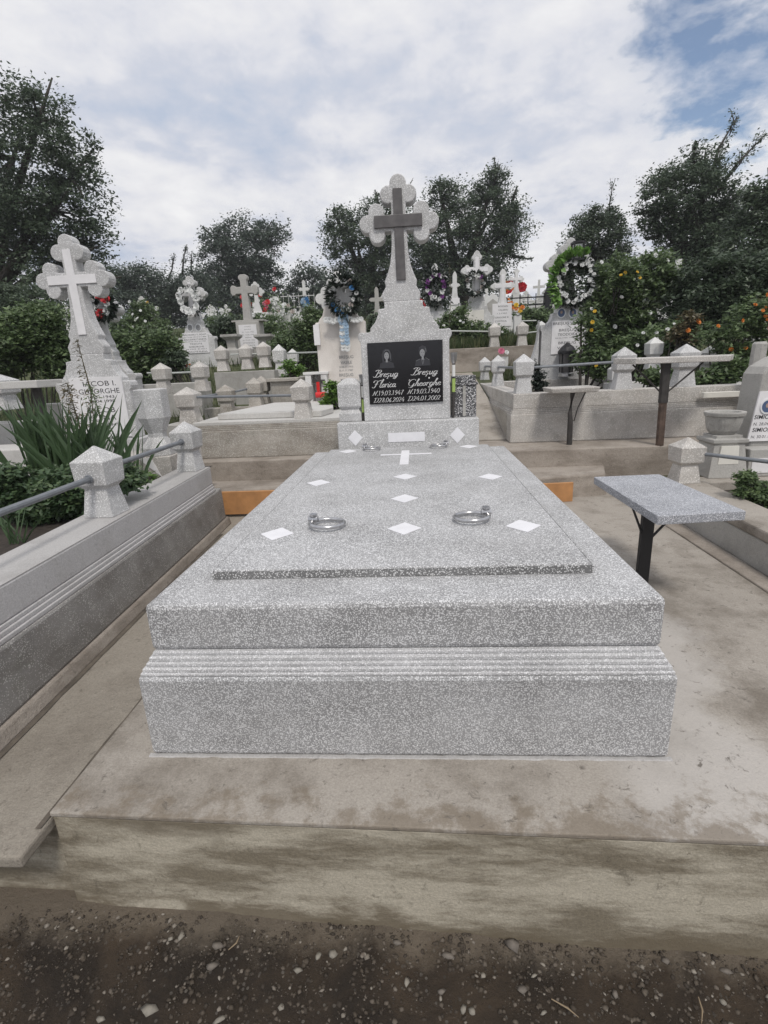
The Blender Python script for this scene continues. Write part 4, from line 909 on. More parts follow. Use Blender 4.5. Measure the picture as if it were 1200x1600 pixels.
# far right headstone, urn pedestal
t = thing('headstone', 'rounded grey headstone cut by the right edge, white plaque with portrait', 'headstone', (2.85, 2.72, .6))
mb = MB(); q = [(2.50, .60), (3.35, .60), (3.30, 1.30), (3.22, 1.36), (3.12, 1.44), (2.95, 1.47), (2.80, 1.46), (2.66, 1.42), (2.56, 1.36), (2.53, 1.31)]; mb.prism(q, 2.66, 2.9); mb.build('body', 'rough_grey', t, .02)
c = P(1167, 690, 2.645); d = P(1187, 612, 2.645); mb = MB(); mb.prism([(c.x, c.z), (3.2, c.z), (3.2, d.z + .01), (d.x + .005, d.z)], 2.645, 2.6595); pl = mb.build('plaque', 'marble', t, .001)
def lt(s_, px, py, hgt, y, parent, mat='ink', bold=0.0): q_ = P(px, py, y); return text(s_, q_.x, q_.z, y, None, hgt, mat, parent, left=True, slant=.12, bold=bold)
yy = 2.6442
lt('SIMION', 1178, 655, .030, yy, pl, bold=.012); lt('N. 28.04.1931', 1177, 665, .022, yy, pl); lt('SIMION', 1175, 675, .030, yy, pl, bold=.012); lt('N. 30.01.1933', 1173, 685, .022, yy, pl)
q_ = P(1199, 635, 2.64); medallion(q_.x, q_.z, 2.6445, .048, pl)
t = thing('stone_urn', 'ribbed round stone urn on a tapered pedestal with white panel, right', 'urn', (2.28, 2.62, .6))
mb = MB(); mb.frust(2.29, 2.62, [(.60, .135), (.84, .105), (.85, .12), (.875, .12), (.878, .09), (.90, .09)]); ped = mb.build('pedestal', 'rough_grey', t, .004)
mb = MB(); mb.prism([(2.215, .70), (2.355, .70), (2.345, .83), (2.225, .83)], 2.495, 2.512); mb.build('panel', 'ivory', ped)
mb = MB(); prof = [(.90, .075), (.93, .098), (.98, .113), (1.03, .120), (1.035, .128), (1.055, .132), (1.062, .13), (1.06, .10), (1.02, .09)]
n = 32; vs = []; fs = []
for z, r_ in prof:
    for k in range(n): tt = 2 * math.pi * k / n; rr = r_ * (1 - (.07 * abs(math.cos(tt * 4)) ** 6 if z < 1.03 else 0)); vs.append((2.285 + rr * math.cos(tt), 2.62 + rr * math.sin(tt), z))
for i in range(len(prof) - 1):
    for k in range(n): fs.append((i * n + k, i * n + (k + 1) % n, (i + 1) * n + (k + 1) % n, (i + 1) * n + k))
fs.append(tuple((len(prof) - 1) * n + k for k in range(n))); mb.add(vs, fs); mb.build('bowl', 'rough_grey', t)
t = thing('grave_surround', 'low grey block wall with white marble panel at the right edge', 'grave surround', (2.7, 2.5, .6))
mb = MB(); mb.box(2.43, 3.6, 2.50, 2.64, .601, .80); wl = mb.build('wall', 'rough_grey', t, .008)
mb = MB(); mb.prism([(2.33 + .12, .63), (2.62, .63), (2.62, .735), (2.45, .735)], 2.494, 2.4995); mb.build('panel', 'marble', wl)
t = thing('wooden_stump', 'weathered upright grey stump behind the right headstone', 'stump', (2.72, 3.6, 1.2))
c = P(1172, 600, 3.6); d = P(1183, 534, 3.6); mb = MB(); mb.frust((c.x + d.x) / 2 + .03, 3.6, [(c.z - .2, .065), (d.z - .02, .058), (d.z, .045)], .1, 8); mb.build('trunk', 'rough_grey', t)

# ------------------------------------------------------------------ second row headstones
# A: limewashed stone, left of main
q = P(531, 610, 5.0); cxA = P(532, 520, 5.0).x
t = thing('headstone', 'cream limewashed headstone hung with wreaths just left of the black plaque', 'headstone', (cxA, 5.0, 1.1))
zt_ = P(532, 495, 5.0).z
mb = MB(); pr = [(.17, .12), (.20, .02), (.24, -.02), (.25, -.05), (.29, -.05), (.29, -.30)]
mb.prism(body_outline(cxA, zt_, pr, 1.0, .29), 5.0, 5.16); mb.build('body', 'lime', t, .01)
mb = MB(); mb.prism([(cxA - .31, zt_ - .30), (cxA - .24, zt_ - .30), (cxA - .24, zt_ - .06), (cxA - .31, zt_ - .08)], 4.96, 4.999); mb.build('side_panel', 'marble', t, .003)
mb = MB(); cz = P(532, 465, 5.0).z; mb.prism(cross_outline(cxA, cz, .27, .28, .055, .058, 'trefoil', [(.06, -.1), (.08, -.2), (.16, -.3)]), 5.01, 5.13); mb.build('cross', 'white_stone', t, .006)
bo = t.children[0]
for s_, py, wd, hh in (('BREŞUG', 560, .17, .034), ('VASILE', 568.5, .135, .034), ('N.26.11.1915', 574.5, .165, .020), ('D.11.11.1987', 580, .165, .020), ('BREŞUG', 588, .17, .034), ('MARIA', 596, .13, .034)):
    q_ = P(541, py, 4.99); text(s_, q_.x, q_.z, 4.9985, wd, hh, 'grey_ink', bo, bold=.012)
q_ = P(541, 541, 4.99); medallion(q_.x, q_.z, 4.998, .052, bo, None, True)

# K: right enclosure headstone
YK = 5.80
cK = P(882, 560, YK).x; zbK = 1.0; ctop = P(893, 371, YK).z
c = P(880, 575, YK); d = P(922, 505, YK)
x0, x1 = P(860, 560, YK).x, P(909, 560, YK).x; z0, z1 = P(880, 553, YK).z, P(880, 501, YK).z
K = headstone('grey headstone with white green wreath and black lantern inside the right surround', (x0 + x1) / 2 - .01, YK, zbK, ctop, .315, .60, 'trefoil', 'head_terrazzo', None, .16, (x0, x1, z0, z1),
    [('BREŞUG VASILE', .5, .88, .94, .032), ('BREŞUG', .5, .68, .55, .032), ('TEODORA', .5, .55, .62, .032), ('04.02.1929  1998', .42, .47, .6, .012), ('BREŞUG', .5, .30, .55, .032), ('VALERIU', .5, .15, .62, .032)], (), s=.98)
for px in (877, 895): q_ = P(px, 489, YK); medallion(q_.x, q_.z, YK - .001, .055, K)
# side wing scroll
q0 = P(830, 560, YK); mb = MB(); xl = cK - .33
pts = [(xl, 1.0), (xl, 1.95)] + [(xl - .38 * (1 - math.cos(a_)) , 1.95 - .78 * math.sin(a_)) for a_ in np.linspace(.15, 1.5, 9)] + [(xl - .45, 1.05), (xl - .45, 1.0)]
mb.prism(list(reversed([(a_, b__) for a_, b__ in pts]))[::1], YK + .02, YK + .14); mb.build('wing', 'head_terrazzo', K, .006)
# lantern on K cross
q = P(899, 393, YK); t = thing('lantern', 'small black square lantern hanging high on the wreathed right cross', 'lantern', q)
mb = MB(); s_ = .055
for dx in (-s_, s_):
    for dy in (-s_, s_): mb.box(q.x + dx - .008, q.x + dx + .008, YK - .09 + dy - .008, YK - .09 + dy + .008, q.z - .10, q.z + .07)
mb.box(q.x - .07, q.x + .07, YK - .16, YK - .02, q.z + .07, q.z + .09); mb.box(q.x - .07, q.x + .07, YK - .16, YK - .02, q.z - .12, q.z - .10); mb.build('frame', 'black_metal', t)
mb = MB(); mb.box(q.x - .045, q.x + .045, YK - .13, YK - .05, q.z - .09, q.z + .06); mb.build('glass', 'enamel', t)
# black grave lantern standing on back kerb
q = P(884, 588, 5.70); t = thing('grave_lantern', 'tall dark grave lantern with domed lid standing under the right plaque', 'lantern', (q.x, 5.70, q.z))
mb = MB(); mb.lathe(q.x, 5.70, [(q.z, .10), (q.z + .035, .10), (q.z + .05, .08)], 16); mb.build('base', 'steel', t)
mb = MB(); mb.lathe(q.x, 5.70, [(q.z + .05, .075), (q.z + .28, .085)], 12); mb.build('glass', 'wood_dark', t)
for k in range(5):
    an = k * 1.256; mb = MB(); mb.tube([(q.x + .082 * math.cos(an), 5.7 + .082 * math.sin(an), q.z + .05), (q.x + .09 * math.cos(an), 5.7 + .09 * math.sin(an), q.z + .29)], .007, 5); mb.build('bar', 'black_metal', t)
mb = MB(); mb.lathe(q.x, 5.70, [(q.z + .28, .115), (q.z + .31, .115), (q.z + .36, .08), (q.z + .40, .03), (q.z + .42, .012)], 16); mb.build('lid', 'black_metal', t)

# B
YB = 7.7
cB = P(309, 470, YB).x
B = headstone('pale headstone with twin portraits and white flowers on its cross, left background', P(311, 560, YB).x, YB, 1.40, P(292, 431, YB).z, .31, .52, 'trefoil', 'far_terrazzo', 'marble', .14,
    (P(289, 550, YB).x, P(328, 550, YB).x, P(305, 552, YB).z, P(305, 520, YB).z),
    [('BALCEANU T. ADAM', .5, .87, .9, .026), ('N.12.06.1912 D.1986', .5, .77, .9, .016), ('BALCEANU TANETA', .5, .64, .9, .026), ('N.13.04.1915 D.1999', .5, .55, .8, .016), ('TINCUTE', .5, .42, .5, .026), ('GHEORGHE', .5, .28, .6, .026), ('N.1939  D.2011', .5, .18, .8, .016), ('TINCUTE ELENA', .5, .04, .85, .024)], (), s=.93)
for px in (297, 310): q_ = P(px, 512, YB); medallion(q_.x, q_.z, YB - .001, .055, B, None, True)
# C: plain grey cross on block
YC = 8.5
cC = P(390, 540, YC).x; zc = P(390, 502, YC).z
t = thing('headstone', 'plain weathered grey cross on square block with white inscribed plaque', 'headstone', (cC, YC, 1.65))
mb = MB(); mb.box(cC - .22, cC + .22, YC, YC + .3, 1.45, zc); bk = mb.build('block', 'rough_grey', t, .01)
zx = P(388, 452, YC).z; zt_ = P(388, 427, YC).z
mb = MB(); mb.prism(cross_outline(cC - .01, zx, .25, zt_ - zx, .058, .05, 'flared', [(.06, -.1), (.075, zc - zx)]), YC + .06, YC + .18); mb.build('cross', 'rough_grey', t, .008)
z0, z1 = P(392, 543, YC).z, P(392, 507, YC).z; mb = MB(); mb.prism([(cC - .165, z0), (cC + .165, z0), (cC + .165, z1), (cC - .165, z1)], YC - .012, YC - .0005); pl = mb.build('plaque', 'marble', t)
for i, s_ in enumerate(('VASILE', 'BUNEA', 'N. 12.04.1922', 'D. 16.08.1996', 'MARIA', 'N. 03.09.1926', 'ODIHNEASCA', 'IN PACE')):
    text(s_, cC, z1 - .045 - i * .047, YC - .0125, .12 if i in (0, 1, 4) else .22, .022, 'grey_ink', pl)
mb = MB(); mb.box(cC - .30, cC + .30, YC + .02, YC + .28, zc + .001, zc + .03); mb.build('cornice', 'rough_grey', t, .004)
for px, lab in ((366, 'pale stone flower urn left of the plain grey cross'), (417, 'pale stone flower urn right of the plain grey cross')):
    q = P(px, 562, 8.0); t = thing('stone_urn', lab, 'urn', (q.x, 8.0, q.z)); mb = MB(); mb.frust(q.x, 8.0, [(q.z - .2, .15), (q.z + .16, .13), (q.z + .17, .09), (q.z + .2, .07), (q.z + .32, .08), (q.z + .38, .15), (q.z + .42, .15)]); mb.build('body', 'rough_grey', t, .004)
# E: behind left headstone
YE = 4.9
E_ = headstone('speckled headstone with red and white wreath half hidden behind the left cross', P(160, 560, YE).x, YE, 1.0, P(150, 440, YE).z, .36, .60, 'trefoil', 'head_terrazzo', 'marble', .16, None, s=1.0)
# H
YH = 8.5
H = headstone('white budded cross wearing a dark round wreath, body with cream plaque', P(745, 500, YH).x, YH, 1.78, P(741, 391, YH).z, .30, .56, 'pointed', 'far_terrazzo', 'marble', .14,
    (P(722, 500, YH).x, P(756, 500, YH).x, P(740, 512, YH).z, P(740, 485, YH).z), (), (), s=1.03, plaque_mat='ivory')
# I
YI = 9.0
I_ = headstone('white inscribed headstone with clean white cross behind the surround posts', P(785, 500, YI).x, YI, 1.8, P(784, 420, YI).z, .30, .45, 'pointed', 'white_stone', 'marble', .14,
    (P(769, 500, YI).x, P(799, 500, YI).x, P(785, 510, YI).z, P(785, 474, YI).z),
    [('BOZIAN', .55, .84, .5, .028), ('VALERIU', .55, .68, .5, .028), ('1.2.1932', .5, .54, .5, .024), ('GRIGORE R', .5, .36, .7, .028), ('COSTICA', .45, .2, .6, .028)], (), s=.95)
# F
YF = 9.0
F_ = headstone('white headstone whose cross is covered by a purple and white wreath', P(681, 500, YF).x, YF, 1.9, P(683, 411, YF).z, .27, .5, 'pointed', 'far_terrazzo', 'marble', .14, (P(668, 500, YF).x, P(695, 500, YF).x, P(682, 512, YF).z, P(682, 487, YF).z), (), (), s=.9)
# G slim cross
YG = 12.0
t = headstone('slim white cross on stepped body between the two wreathed crosses', P(711, 500, YG).x, YG, 2.2, P(709, 424, YG).z, .30, .26, 'pointed', 'white_stone', None, .12, (P(704, 480, YG).x, P(718, 480, YG).x, P(710, 476, YG).z, P(710, 466, YG).z), (), (), s=1.0)
# J cross behind I
t = headstone('small white cross behind the clean inscribed headstone', P(806, 480, 13).x, 13, 2.3, P(806, 419, 13).z, .26, .40, 'trefoil', 'white_stone', 'marble', .12, None, s=.85)
# D with blue wreath
t = headstone('distant thin white cross with a blue wreath before the far trees', P(477, 480, 18).x, 18, 2.9, P(476, 437, 18).z, .3, .40, 'pointed', 'white_stone', None, .12, None, s=1.0)
# main-left shadow monument behind main, stone between A and main
headstone('grey cross half hidden behind the main headstone shoulder', P(590, 500, 10).x, 10, 1.9, P(588, 448, 10).z, .26, .32, 'pointed', 'rough_grey', None, .12, None, s=.8)

# small gabled tombs beyond
def gable(px, py, Y, label):
    q = P(px, py, Y); t = thing('headstone', label, 'headstone', (q.x, Y, q.z - .4))
    mb = MB(); mb.prism([(q.x - .22, q.z - .6), (q.x + .22, q.z - .6), (q.x + .22, q.z - .12), (q.x, q.z + .06), (q.x - .22, q.z - .12)], Y, Y + .12); mb.build('body', 'white_stone', t, .006)
    mb = MB(); mb.prism([(q.x - .12, q.z - .5), (q.x + .12, q.z - .5), (q.x + .12, q.z - .15), (q.x, q.z - .06), (q.x - .12, q.z - .15)], Y - .008, Y - .001); mb.build('niche', 'rough_grey', t)
gable(770, 462, 10.5, 'small white gabled stone peeping left of the inscribed white headstone')

# ------------------------------------------------------------------ middle-left plots
def P_wall(t, px0, py0, px1, py1, Y, hgt, dep, mat='rough_grey', cap=True):
    a, b_ = P(px0, py0, Y), P(px1, py1, Y); zt_ = (a.z + b_.z) / 2; mb = MB(); mb.box(a.x, b_.x, Y, Y + dep, zt_ - hgt, zt_); mb.build('wall', mat, t, .008); return zt_
t = thing('grave_surround', 'grey surround with pipe rails below the twin portrait headstone', 'grave surround', (-2.6, 5.0, 1.0))
zt_ = P_wall(t, 334, 583, 428, 577, 5.6, .55, .22, 'rough_grey')
mb = MB(); a = P(240, 600, 5.0); mb.box(a.x - .5, P(332, 580, 5.6).x, 5.1, 5.5, .7, P(300, 598, 5.1).z); mb.build('wall', 'rough_grey', t, .008)
for px, py, Y_ in ((258, 615, 4.4), (317, 611, 4.6), (350, 580, 5.7), (388, 577, 5.75), (415, 574, 5.8)): q = P(px, py, Y_); post(q.x, Y_, q.z, t, .16, .33, 0, 'old_terrazzo')
for (a, b_) in (((268, 583, 4.4), (312, 581, 4.6)), ((230, 583, 4.4), (250, 583, 4.4)), ((360, 554, 5.7), (383, 553, 5.75)), ((394, 553, 5.75), (410, 553, 5.8))): rail(P(*a), P(*b_), t, .011, 'rail_light')
t = thing('grave_surround', 'mossy surround with two dark posts and slanting rails behind the flat slab', 'grave surround', (-2.0, 5.0, 1.0))
for px, py, Y_ in ((357, 645, 4.7), (401, 632, 5.0), (412, 628, 5.3)): q = P(px, py, Y_); post(q.x, Y_, q.z - .02, t, .18, .34, 0, 'wall_terrazzo')
for (a, b_) in (((300, 622, 4.2), (346, 615, 4.7)), ((368, 612, 4.7), (392, 606, 5.0))): rail(P(*a), P(*b_), t, .012)
P_wall(t, 318, 640, 412, 634, 4.78, .4, .2, 'wall_terrazzo')
t = thing('stone_plinth', 'low moulded stone plinth behind the flat slab, left of the niche', 'plinth', (-1.3, 5.2, 1.0))
a, b_ = P(416, 592, 5.2), P(466, 590, 5.2); mb = MB(); mb.box(a.x, b_.x, 5.2, 5.7, a.z - .04, a.z); mb.box(a.x + .04, b_.x - .04, 5.24, 5.66, a.z - .35, a.z - .0405); mb.build('block', 'wall_terrazzo', t, .006)
t = thing('grave_surround', 'pale surround with white posts and thin rail left of cream headstone', 'grave surround', (-1.6, 6.0, 1.1))
for px, py, Y_, h in ((440, 588, 5.9, .42), (460, 583, 6.8, .36), (470, 572, 8.2, .3)): q = P(px, py, Y_); post(q.x, Y_, q.z, t, .16, h, 0, 'far_terrazzo')
rail(P(449, 552, 5.9), P(511, 550, 5.6), t, .012, 'rail_light')
P_wall(t, 425, 590, 470, 588, 5.85, .3, .3, 'pale')
t = thing('candle_niche', 'white candle niche with cross opening beside the cream headstone', 'candle niche', (-1.15, 5.0, 1.1))
a, b_ = P(473, 582, 4.9), P(512, 579, 4.9); mb = MB(); w_ = b_.x - a.x
mb.box(a.x, b_.x, 4.9, 5.2, a.z - .03, a.z); mb.box(a.x + .02, a.x + .09, 4.91, 5.19, a.z - .45, a.z - .0305); mb.box(b_.x - .09, b_.x - .02, 4.91, 5.19, a.z - .45, a.z - .0305); mb.box(a.x + .0905, b_.x - .0905, 5.10, 5.18, a.z - .45, a.z - .0305); mb.build('box', 'white_stone', t, .004)
cx_ = P(499, 600, 4.9).x; zc_ = P(499, 596, 4.9).z; mb = MB(); mb.box(cx_ - .018, cx_ + .018, 4.88, 4.895, zc_ - .17, zc_ + .07); mb.box(cx_ - .07, cx_ - .0185, 4.88, 4.895, zc_ - .02, zc_ + .02); mb.box(cx_ + .0185, cx_ + .07, 4.88, 4.895, zc_ - .02, zc_ + .02); mb.build('cross', 'dark_iron', t)
q = P(502, 621, 4.7); t = thing('candle', 'flat red candle case lying before the white niche', 'candle', (q.x, 4.7, q.z))
mb = MB(); mb.tube([(q.x - .06, 4.7, q.z + .03), (q.x + .055, 4.7, q.z + .03)], .032, 14); mb.build('case', 'red_plastic', t)
q = P(498, 616, 4.82); t = thing('candle', 'thin upright red candle under the dark cross of the niche', 'candle', (q.x, 4.82, q.z - .02)); mb = MB(); mb.tube([(q.x, 4.82, q.z), (q.x, 4.82, q.z + .14)], .02, 12); mb.build('case', 'red_plastic', t)

# right background wall with posts
t = thing('grave_surround', 'stained retaining wall with two grey posts and rail in grass', 'grave surround', (1.4, 7.2, 1.3))
a, b_ = P(690, 546, 7.2), P(860, 540, 7.2); mb = MB(); mb.box(a.x - .3, b_.x, 7.2, 7.4, 1.1, a.z); mb.build('wall', 'step', t, .01)
for px, py in ((772, 545), (815, 546)): q = P(px, py, 7.28); post(q.x, 7.28, a.z, t, .17, .36, 0, 'old_terrazzo')
rail(P(690, 517, 7.28), P(763, 518, 7.28), t, .012, 'rail_light'); rail(P(824, 520, 7.28), P(842, 518, 7.28), t, .012, 'rail_light')
rail(P(800, 502, 8.2), P(838, 501, 8.2), t, .012, 'rail_light')
q = P(845, 525, 8.0); post(q.x, 8.0, q.z - .1, t, .15, .34, 0, 'far_terrazzo')
t = thing('marble_block', 'small white cube pedestal holding a flower vase behind the posts', 'pedestal', P(808, 520, 8.0)); q = P(808, 515, 8.0)
mb = MB(); mb.box(q.x - .06, q.x + .06, 7.95, 8.07, q.z - .2, q.z + .22); mb.build('block', 'white_stone', t, .004)
q = P(785, 552, 6.9); t = thing('marble_block', 'small white marble block by the wall foot with a pink flower', 'block', (q.x, 6.9, q.z)); mb = MB(); mb.box(q.x - .07, q.x + .09, 6.9, 7.0, q.z - .22, q.z - .05); mb.build('block', 'white_stone', t, .004)
flower_part('pink', .055, t, (q.x - .02, 6.88, q.z + .03), (0, -1, .4)); flower_part('white_petal', .04, t, (q.x + .06, 6.88, q.z + .01), (.3, -1, .4))
# extra right posts behind
t = thing('grave_surround', 'white painted surround with pointed posts among shrubs behind long table', 'grave surround', (2.5, 5.2, 1.2))
for px, py, Y_ in ((962, 600, 5.0), (1020, 560, 5.2), (1105, 575, 5.0)): q = P(px, py, Y_); post(q.x, Y_, q.z - .12, t, .16, .36, 0, 'white_stone')
a, b_ = P(950, 585, 5.1), P(1170, 575, 5.1); mb = MB(); mb.box(a.x, b_.x, 5.1, 5.25, .95, a.z - .1); mb.build('wall', 'white_stone', t, .01)
t = thing('wooden_plank', 'peeling white painted plank leaning on the surround wall top', 'plank', (2.6, 3.65, 1.0))
a, b_ = P(1097, 622, 3.66), P(1148, 612, 3.66); mb = MB(); mb.box(a.x, a.x + .48, 3.64, 3.69, a.z, a.z + .05); mb.build('board', 'ivory', t, .004)

# ------------------------------------------------------------------ wreaths and flowers
def wreath(label, px, py, Y, rpx, leafm, petals, nfl, flr, tube=.3, leaf=.05, n=900, ey=1.15, arc=None):
    c = P(px, py, Y); mpp = (Y + 1.25) / FOC; R_ = rpx * mpp
    t = thing('wreath', label, 'wreath', c)
    an = rng.uniform(0, 6.283, n); rr = R_ * (1 - tube) + rng.normal(0, .35, n) * R_ * tube
    pos = np.stack([c.x + np.cos(an) * rr, np.full(n, c.y) + rng.normal(0, .03, n) - .02, c.z + np.sin(an) * rr * ey], 1)
    out_ = np.stack([np.cos(an), -np.full(n, .5), np.sin(an)], 1)
    V, F = leaf_arrays(pos, leaf, .45, out_, .7); o = npmesh('leaves', V, F, M[leafm], t); o['kind'] = 'stuff'
    for i in range(nfl):
        a_ = 2 * math.pi * (i + random.uniform(-.25, .25)) / nfl; r2 = R_ * (1 - tube) * random.uniform(.86, 1.12)
        flower_part(random.choice(petals), flr, t, (c.x + math.cos(a_) * r2, c.y - .065, c.z + math.sin(a_) * r2 * ey), (random.uniform(-.4, .4), -1, random.uniform(-.2, .5)))
    return t
w_ = wreath('round wreath of white roses with lime green leaves on the right cross', 897, 440, YK - .06, 31, 'leaf_wreath', ['white_petal'], 26, .034, .28, .06, 900)
# lime leaves on its outer upper left
c = P(897, 440, YK - .06); mpp = (YK + 1.2) / FOC; R_ = 31 * mpp; an = rng.uniform(1.2, 4.0, 420); rr = R_ * rng.uniform(.82, 1.10, 420)
pos = np.stack([c.x + np.cos(an) * rr, np.full(420, c.y) - .085 + rng.normal(0, .02, 420), c.z + np.sin(an) * rr * 1.15], 1)
V, F = leaf_arrays(pos, .065, .7, np.stack([np.cos(an), -np.full(420, .4), np.sin(an)], 1), .6); o = npmesh('lime_leaves', V, F, M['leaf_lime'], w_); o['kind'] = 'stuff'
an = rng.uniform(0, 6.28, 900); rr = R_ * .8 * rng.random(900) ** .5; pos = np.stack([c.x + np.cos(an) * rr, np.full(900, c.y) - .0 + rng.normal(0, .015, 900), c.z + np.sin(an) * rr * 1.15], 1)
V, F = leaf_arrays(pos, .055, .45); o = npmesh('inner_leaves', V, F, M['leaf_dark'], w_); o['kind'] = 'stuff'
wreath('dark round wreath with silver brown flowers on the cream headstone', 537, 462, 4.93, 27, 'leaf_wreath', ['silver_petal', 'white_petal', 'silver_petal', 'white_petal', 'strong_blue'], 15, .030, .34, .06, 1300)
wreath('dark purple ring wreath around the tall white cross', 742, 444, YH - .06, 16, 'leaf_wreath', ['purple', 'white_petal', 'silver_petal', 'leaf_wreath'], 16, .035, .32, .06, 700, 1.1)
wreath('big purple and white wreath hiding its cross', 681, 449, YF - .06, 24, 'leaf_wreath', ['purple', 'white_petal', 'white_petal'], 22, .042, .5, .07, 1100, 1.3)
wreath('red and white flower wreath behind the left headstone', 160, 478, YE - .08, 22, 'leaf_wreath', ['red', 'white_petal', 'red', 'white_petal'], 9, .05, .42, .07, 800, 1.0)
wreath('blue wreath on the distant thin cross', 477, 472, 17.9, 8, 'leaf_wreath', ['strong_blue', 'blue_petal'], 14, .07, .45, .08, 200, 1.1)
wreath('garland of white blooms looped on the pale left background cross', 297, 470, YB - .06, 20, 'leaf_wreath', ['white_petal'], 11, .062, .30, .05, 300, 1.15)
for px, py, Y_, r_, lab, pet in ((655, 478, 5.6, 7, 'small red and white bunch at the main headstone shoulder', ['red', 'white_petal']), (793, 450, 12.9, 7, 'orange red flower garland under the small rear cross', ['orange', 'red']), (815, 449, 16, 5, 'red wreath on a stand far behind the white headstones', ['red']), (645, 495, 6.2, 4, 'few white blooms low beside the main headstone', ['white_petal'])):
    wreath(lab, px, py, Y_, r_, 'leaf_wreath', pet, 6, .045 if Y_ < 10 else .09, .4, .05, 150)
for px in ():
    pass
# flower cross of blue and white on A
q = P(537, 500, 4.9); t = thing('flower_cross', 'small cross of white and pale blue blooms under the dark wreath', 'flower cross', q)
mpp = 6.15 / FOC
mb = MB(); mb.box(q.x - .19, q.x + .19, 4.91, 4.93, q.z - .02, q.z + .02); mb.box(q.x - .02, q.x + .02, 4.9305, 4.95, q.z - .33, q.z + .10); mb.build('frame', 'leaf_wreath', t)
for i in range(-5, 6): flower_part('white_petal' if abs(i) > 1 else 'blue_petal', .036, t, (q.x + i * .040, 4.895, q.z + random.uniform(-.012, .012)), (0, -1, .1))
for i in range(-9, 4):
    for dx in (-.024, .024): flower_part('blue_petal' if (i % 2 or dx > 0) and i > -8 else 'white_petal', .032, t, (q.x + dx, 4.89, q.z + i * .035), (dx * 4, -1, .1))
# vase with flowers
q = P(809, 492, 8.0); t = thing('flower_vase', 'dark vase of white and yellow blooms on the white cube pedestal', 'vase', q)
mb = MB(); mb.lathe(q.x, 8.0, [(q.z - .18, .03), (q.z - .1, .05), (q.z - .02, .035)], 12); mb.build('vase', 'black_metal', t)
for i in range(6): flower_part(random.choice(['white_petal', 'yellow', 'orange']), .045, t, (q.x + random.uniform(-.08, .08), 7.95, q.z + random.uniform(.0, .15)), (0, -1, .4))

for i, (px, py, Y_, r_, pet, lab) in enumerate(((398, 478, 13.5, .20, ['red', 'white_petal'], 'red and white bunch behind the plain grey cross'), (418, 482, 14.5, .20, ['pink', 'red'], 'pink and red bunch right of the plain grey cross'), (432, 470, 18, .22, ['white_petal'], 'white bunch among the far crosses right of the grey cross'), (448, 486, 15, .18, ['white_petal', 'silver_petal'], 'pale bunch below the blue wreath'), (232, 485, 15.5, .18, ['white_petal', 'yellow'], 'pale yellow bunch left of the garlanded cross'), (340, 492, 17, .2, ['white_petal'], 'white bunch between the garlanded and the plain cross'), (300, 574, 6.3, .05, ['orange', 'red'], 'rusty red flowers at the foot of the twin portrait stone'), (672, 500, 8.6, .05, ['white_petal'], 'white bunch at the foot of the purple wreathed stone'), (970, 505, 9.5, .10, ['white_petal', 'yellow'], 'pale bunch half hidden in the dark shrubs'), (1062, 500, 8.6, .10, ['white_petal'], 'white bunch under the slanted statue cross'), (800, 480, 12.5, .10, ['orange', 'red'], 'orange bunch beside the small rear cross'), (1190, 470, 7, .06, ['orange', 'yellow'], 'orange yellow bunch at the far right edge'))):
    q = P(px, py, Y_); t = thing('flower_bunch', lab, 'flowers', q, 'flower bunches on far graves')
    pos = np.array(q) + rng.normal(size=(160, 3)) * r_ * np.array([1.1, .6, .8]); V, F = leaf_arrays(pos, r_ * .5, .4); o = npmesh('leaves', V, F, M['leaf_bush'], t); o['kind'] = 'stuff'
    zg = tz(q.x, Y_); mb = MB(); mb.box(q.x - r_ * .8, q.x + r_ * .8, Y_ - r_ * .3, Y_ + r_ * .5, zg - .1, max(zg + .05, q.z - r_ * .5)); mb.build('stand', 'white_stone', t, .004)
    for k in range(9): flower_part(random.choice(pet), r_ * .38, t, Vector(q) + Vector((random.gauss(0, r_), -r_ * .9, random.gauss(0, r_ * .8))), (random.uniform(-.5, .5), -1, .4))
bush('mixed low greenery among the far left graves', pb([(345, 505, 30, 14), (420, 508, 24, 14), (395, 500, 20, 12), (440, 520, 20, 12), (325, 520, 14, 16)], 11), (-4.0, 11, 2.0), .06, 200, 50, .10, 'leaf_bush', flowers=('white_petal', 22, .035))
bush('ivy covered mound beside the far white graves', pb([(205, 510, 34, 20), (240, 515, 30, 16), (225, 490, 20, 16)], 10.5), (-5.2, 10.5, 1.9), .06, 200, 50, .10, 'leaf_bush', flowers=('white_petal', 14, .035))
# thin haze volume, added to lift the dark tones of the far foliage
mb = MB(); mb.box(-640, 640, -640, 640, -1.2, 16.0); hz = bpy.data.materials.new('thin_haze'); hz.use_nodes = True; hn = hz.node_tree; hn.nodes.clear()
ho = hn.nodes.new('ShaderNodeOutputMaterial'); hv = hn.nodes.new('ShaderNodeVolumePrincipled'); hv.inputs['Density'].default_value = HAZE; hv.inputs['Color'].default_value = (.93, .95, 1, 1); hn.links.new(hv.outputs[0], ho.inputs['Volume'])
o = mb.build('haze', hz); setp(o, 'added thin pale haze lifting the dark tones over the whole cemetery', 'haze', None, 'stuff')

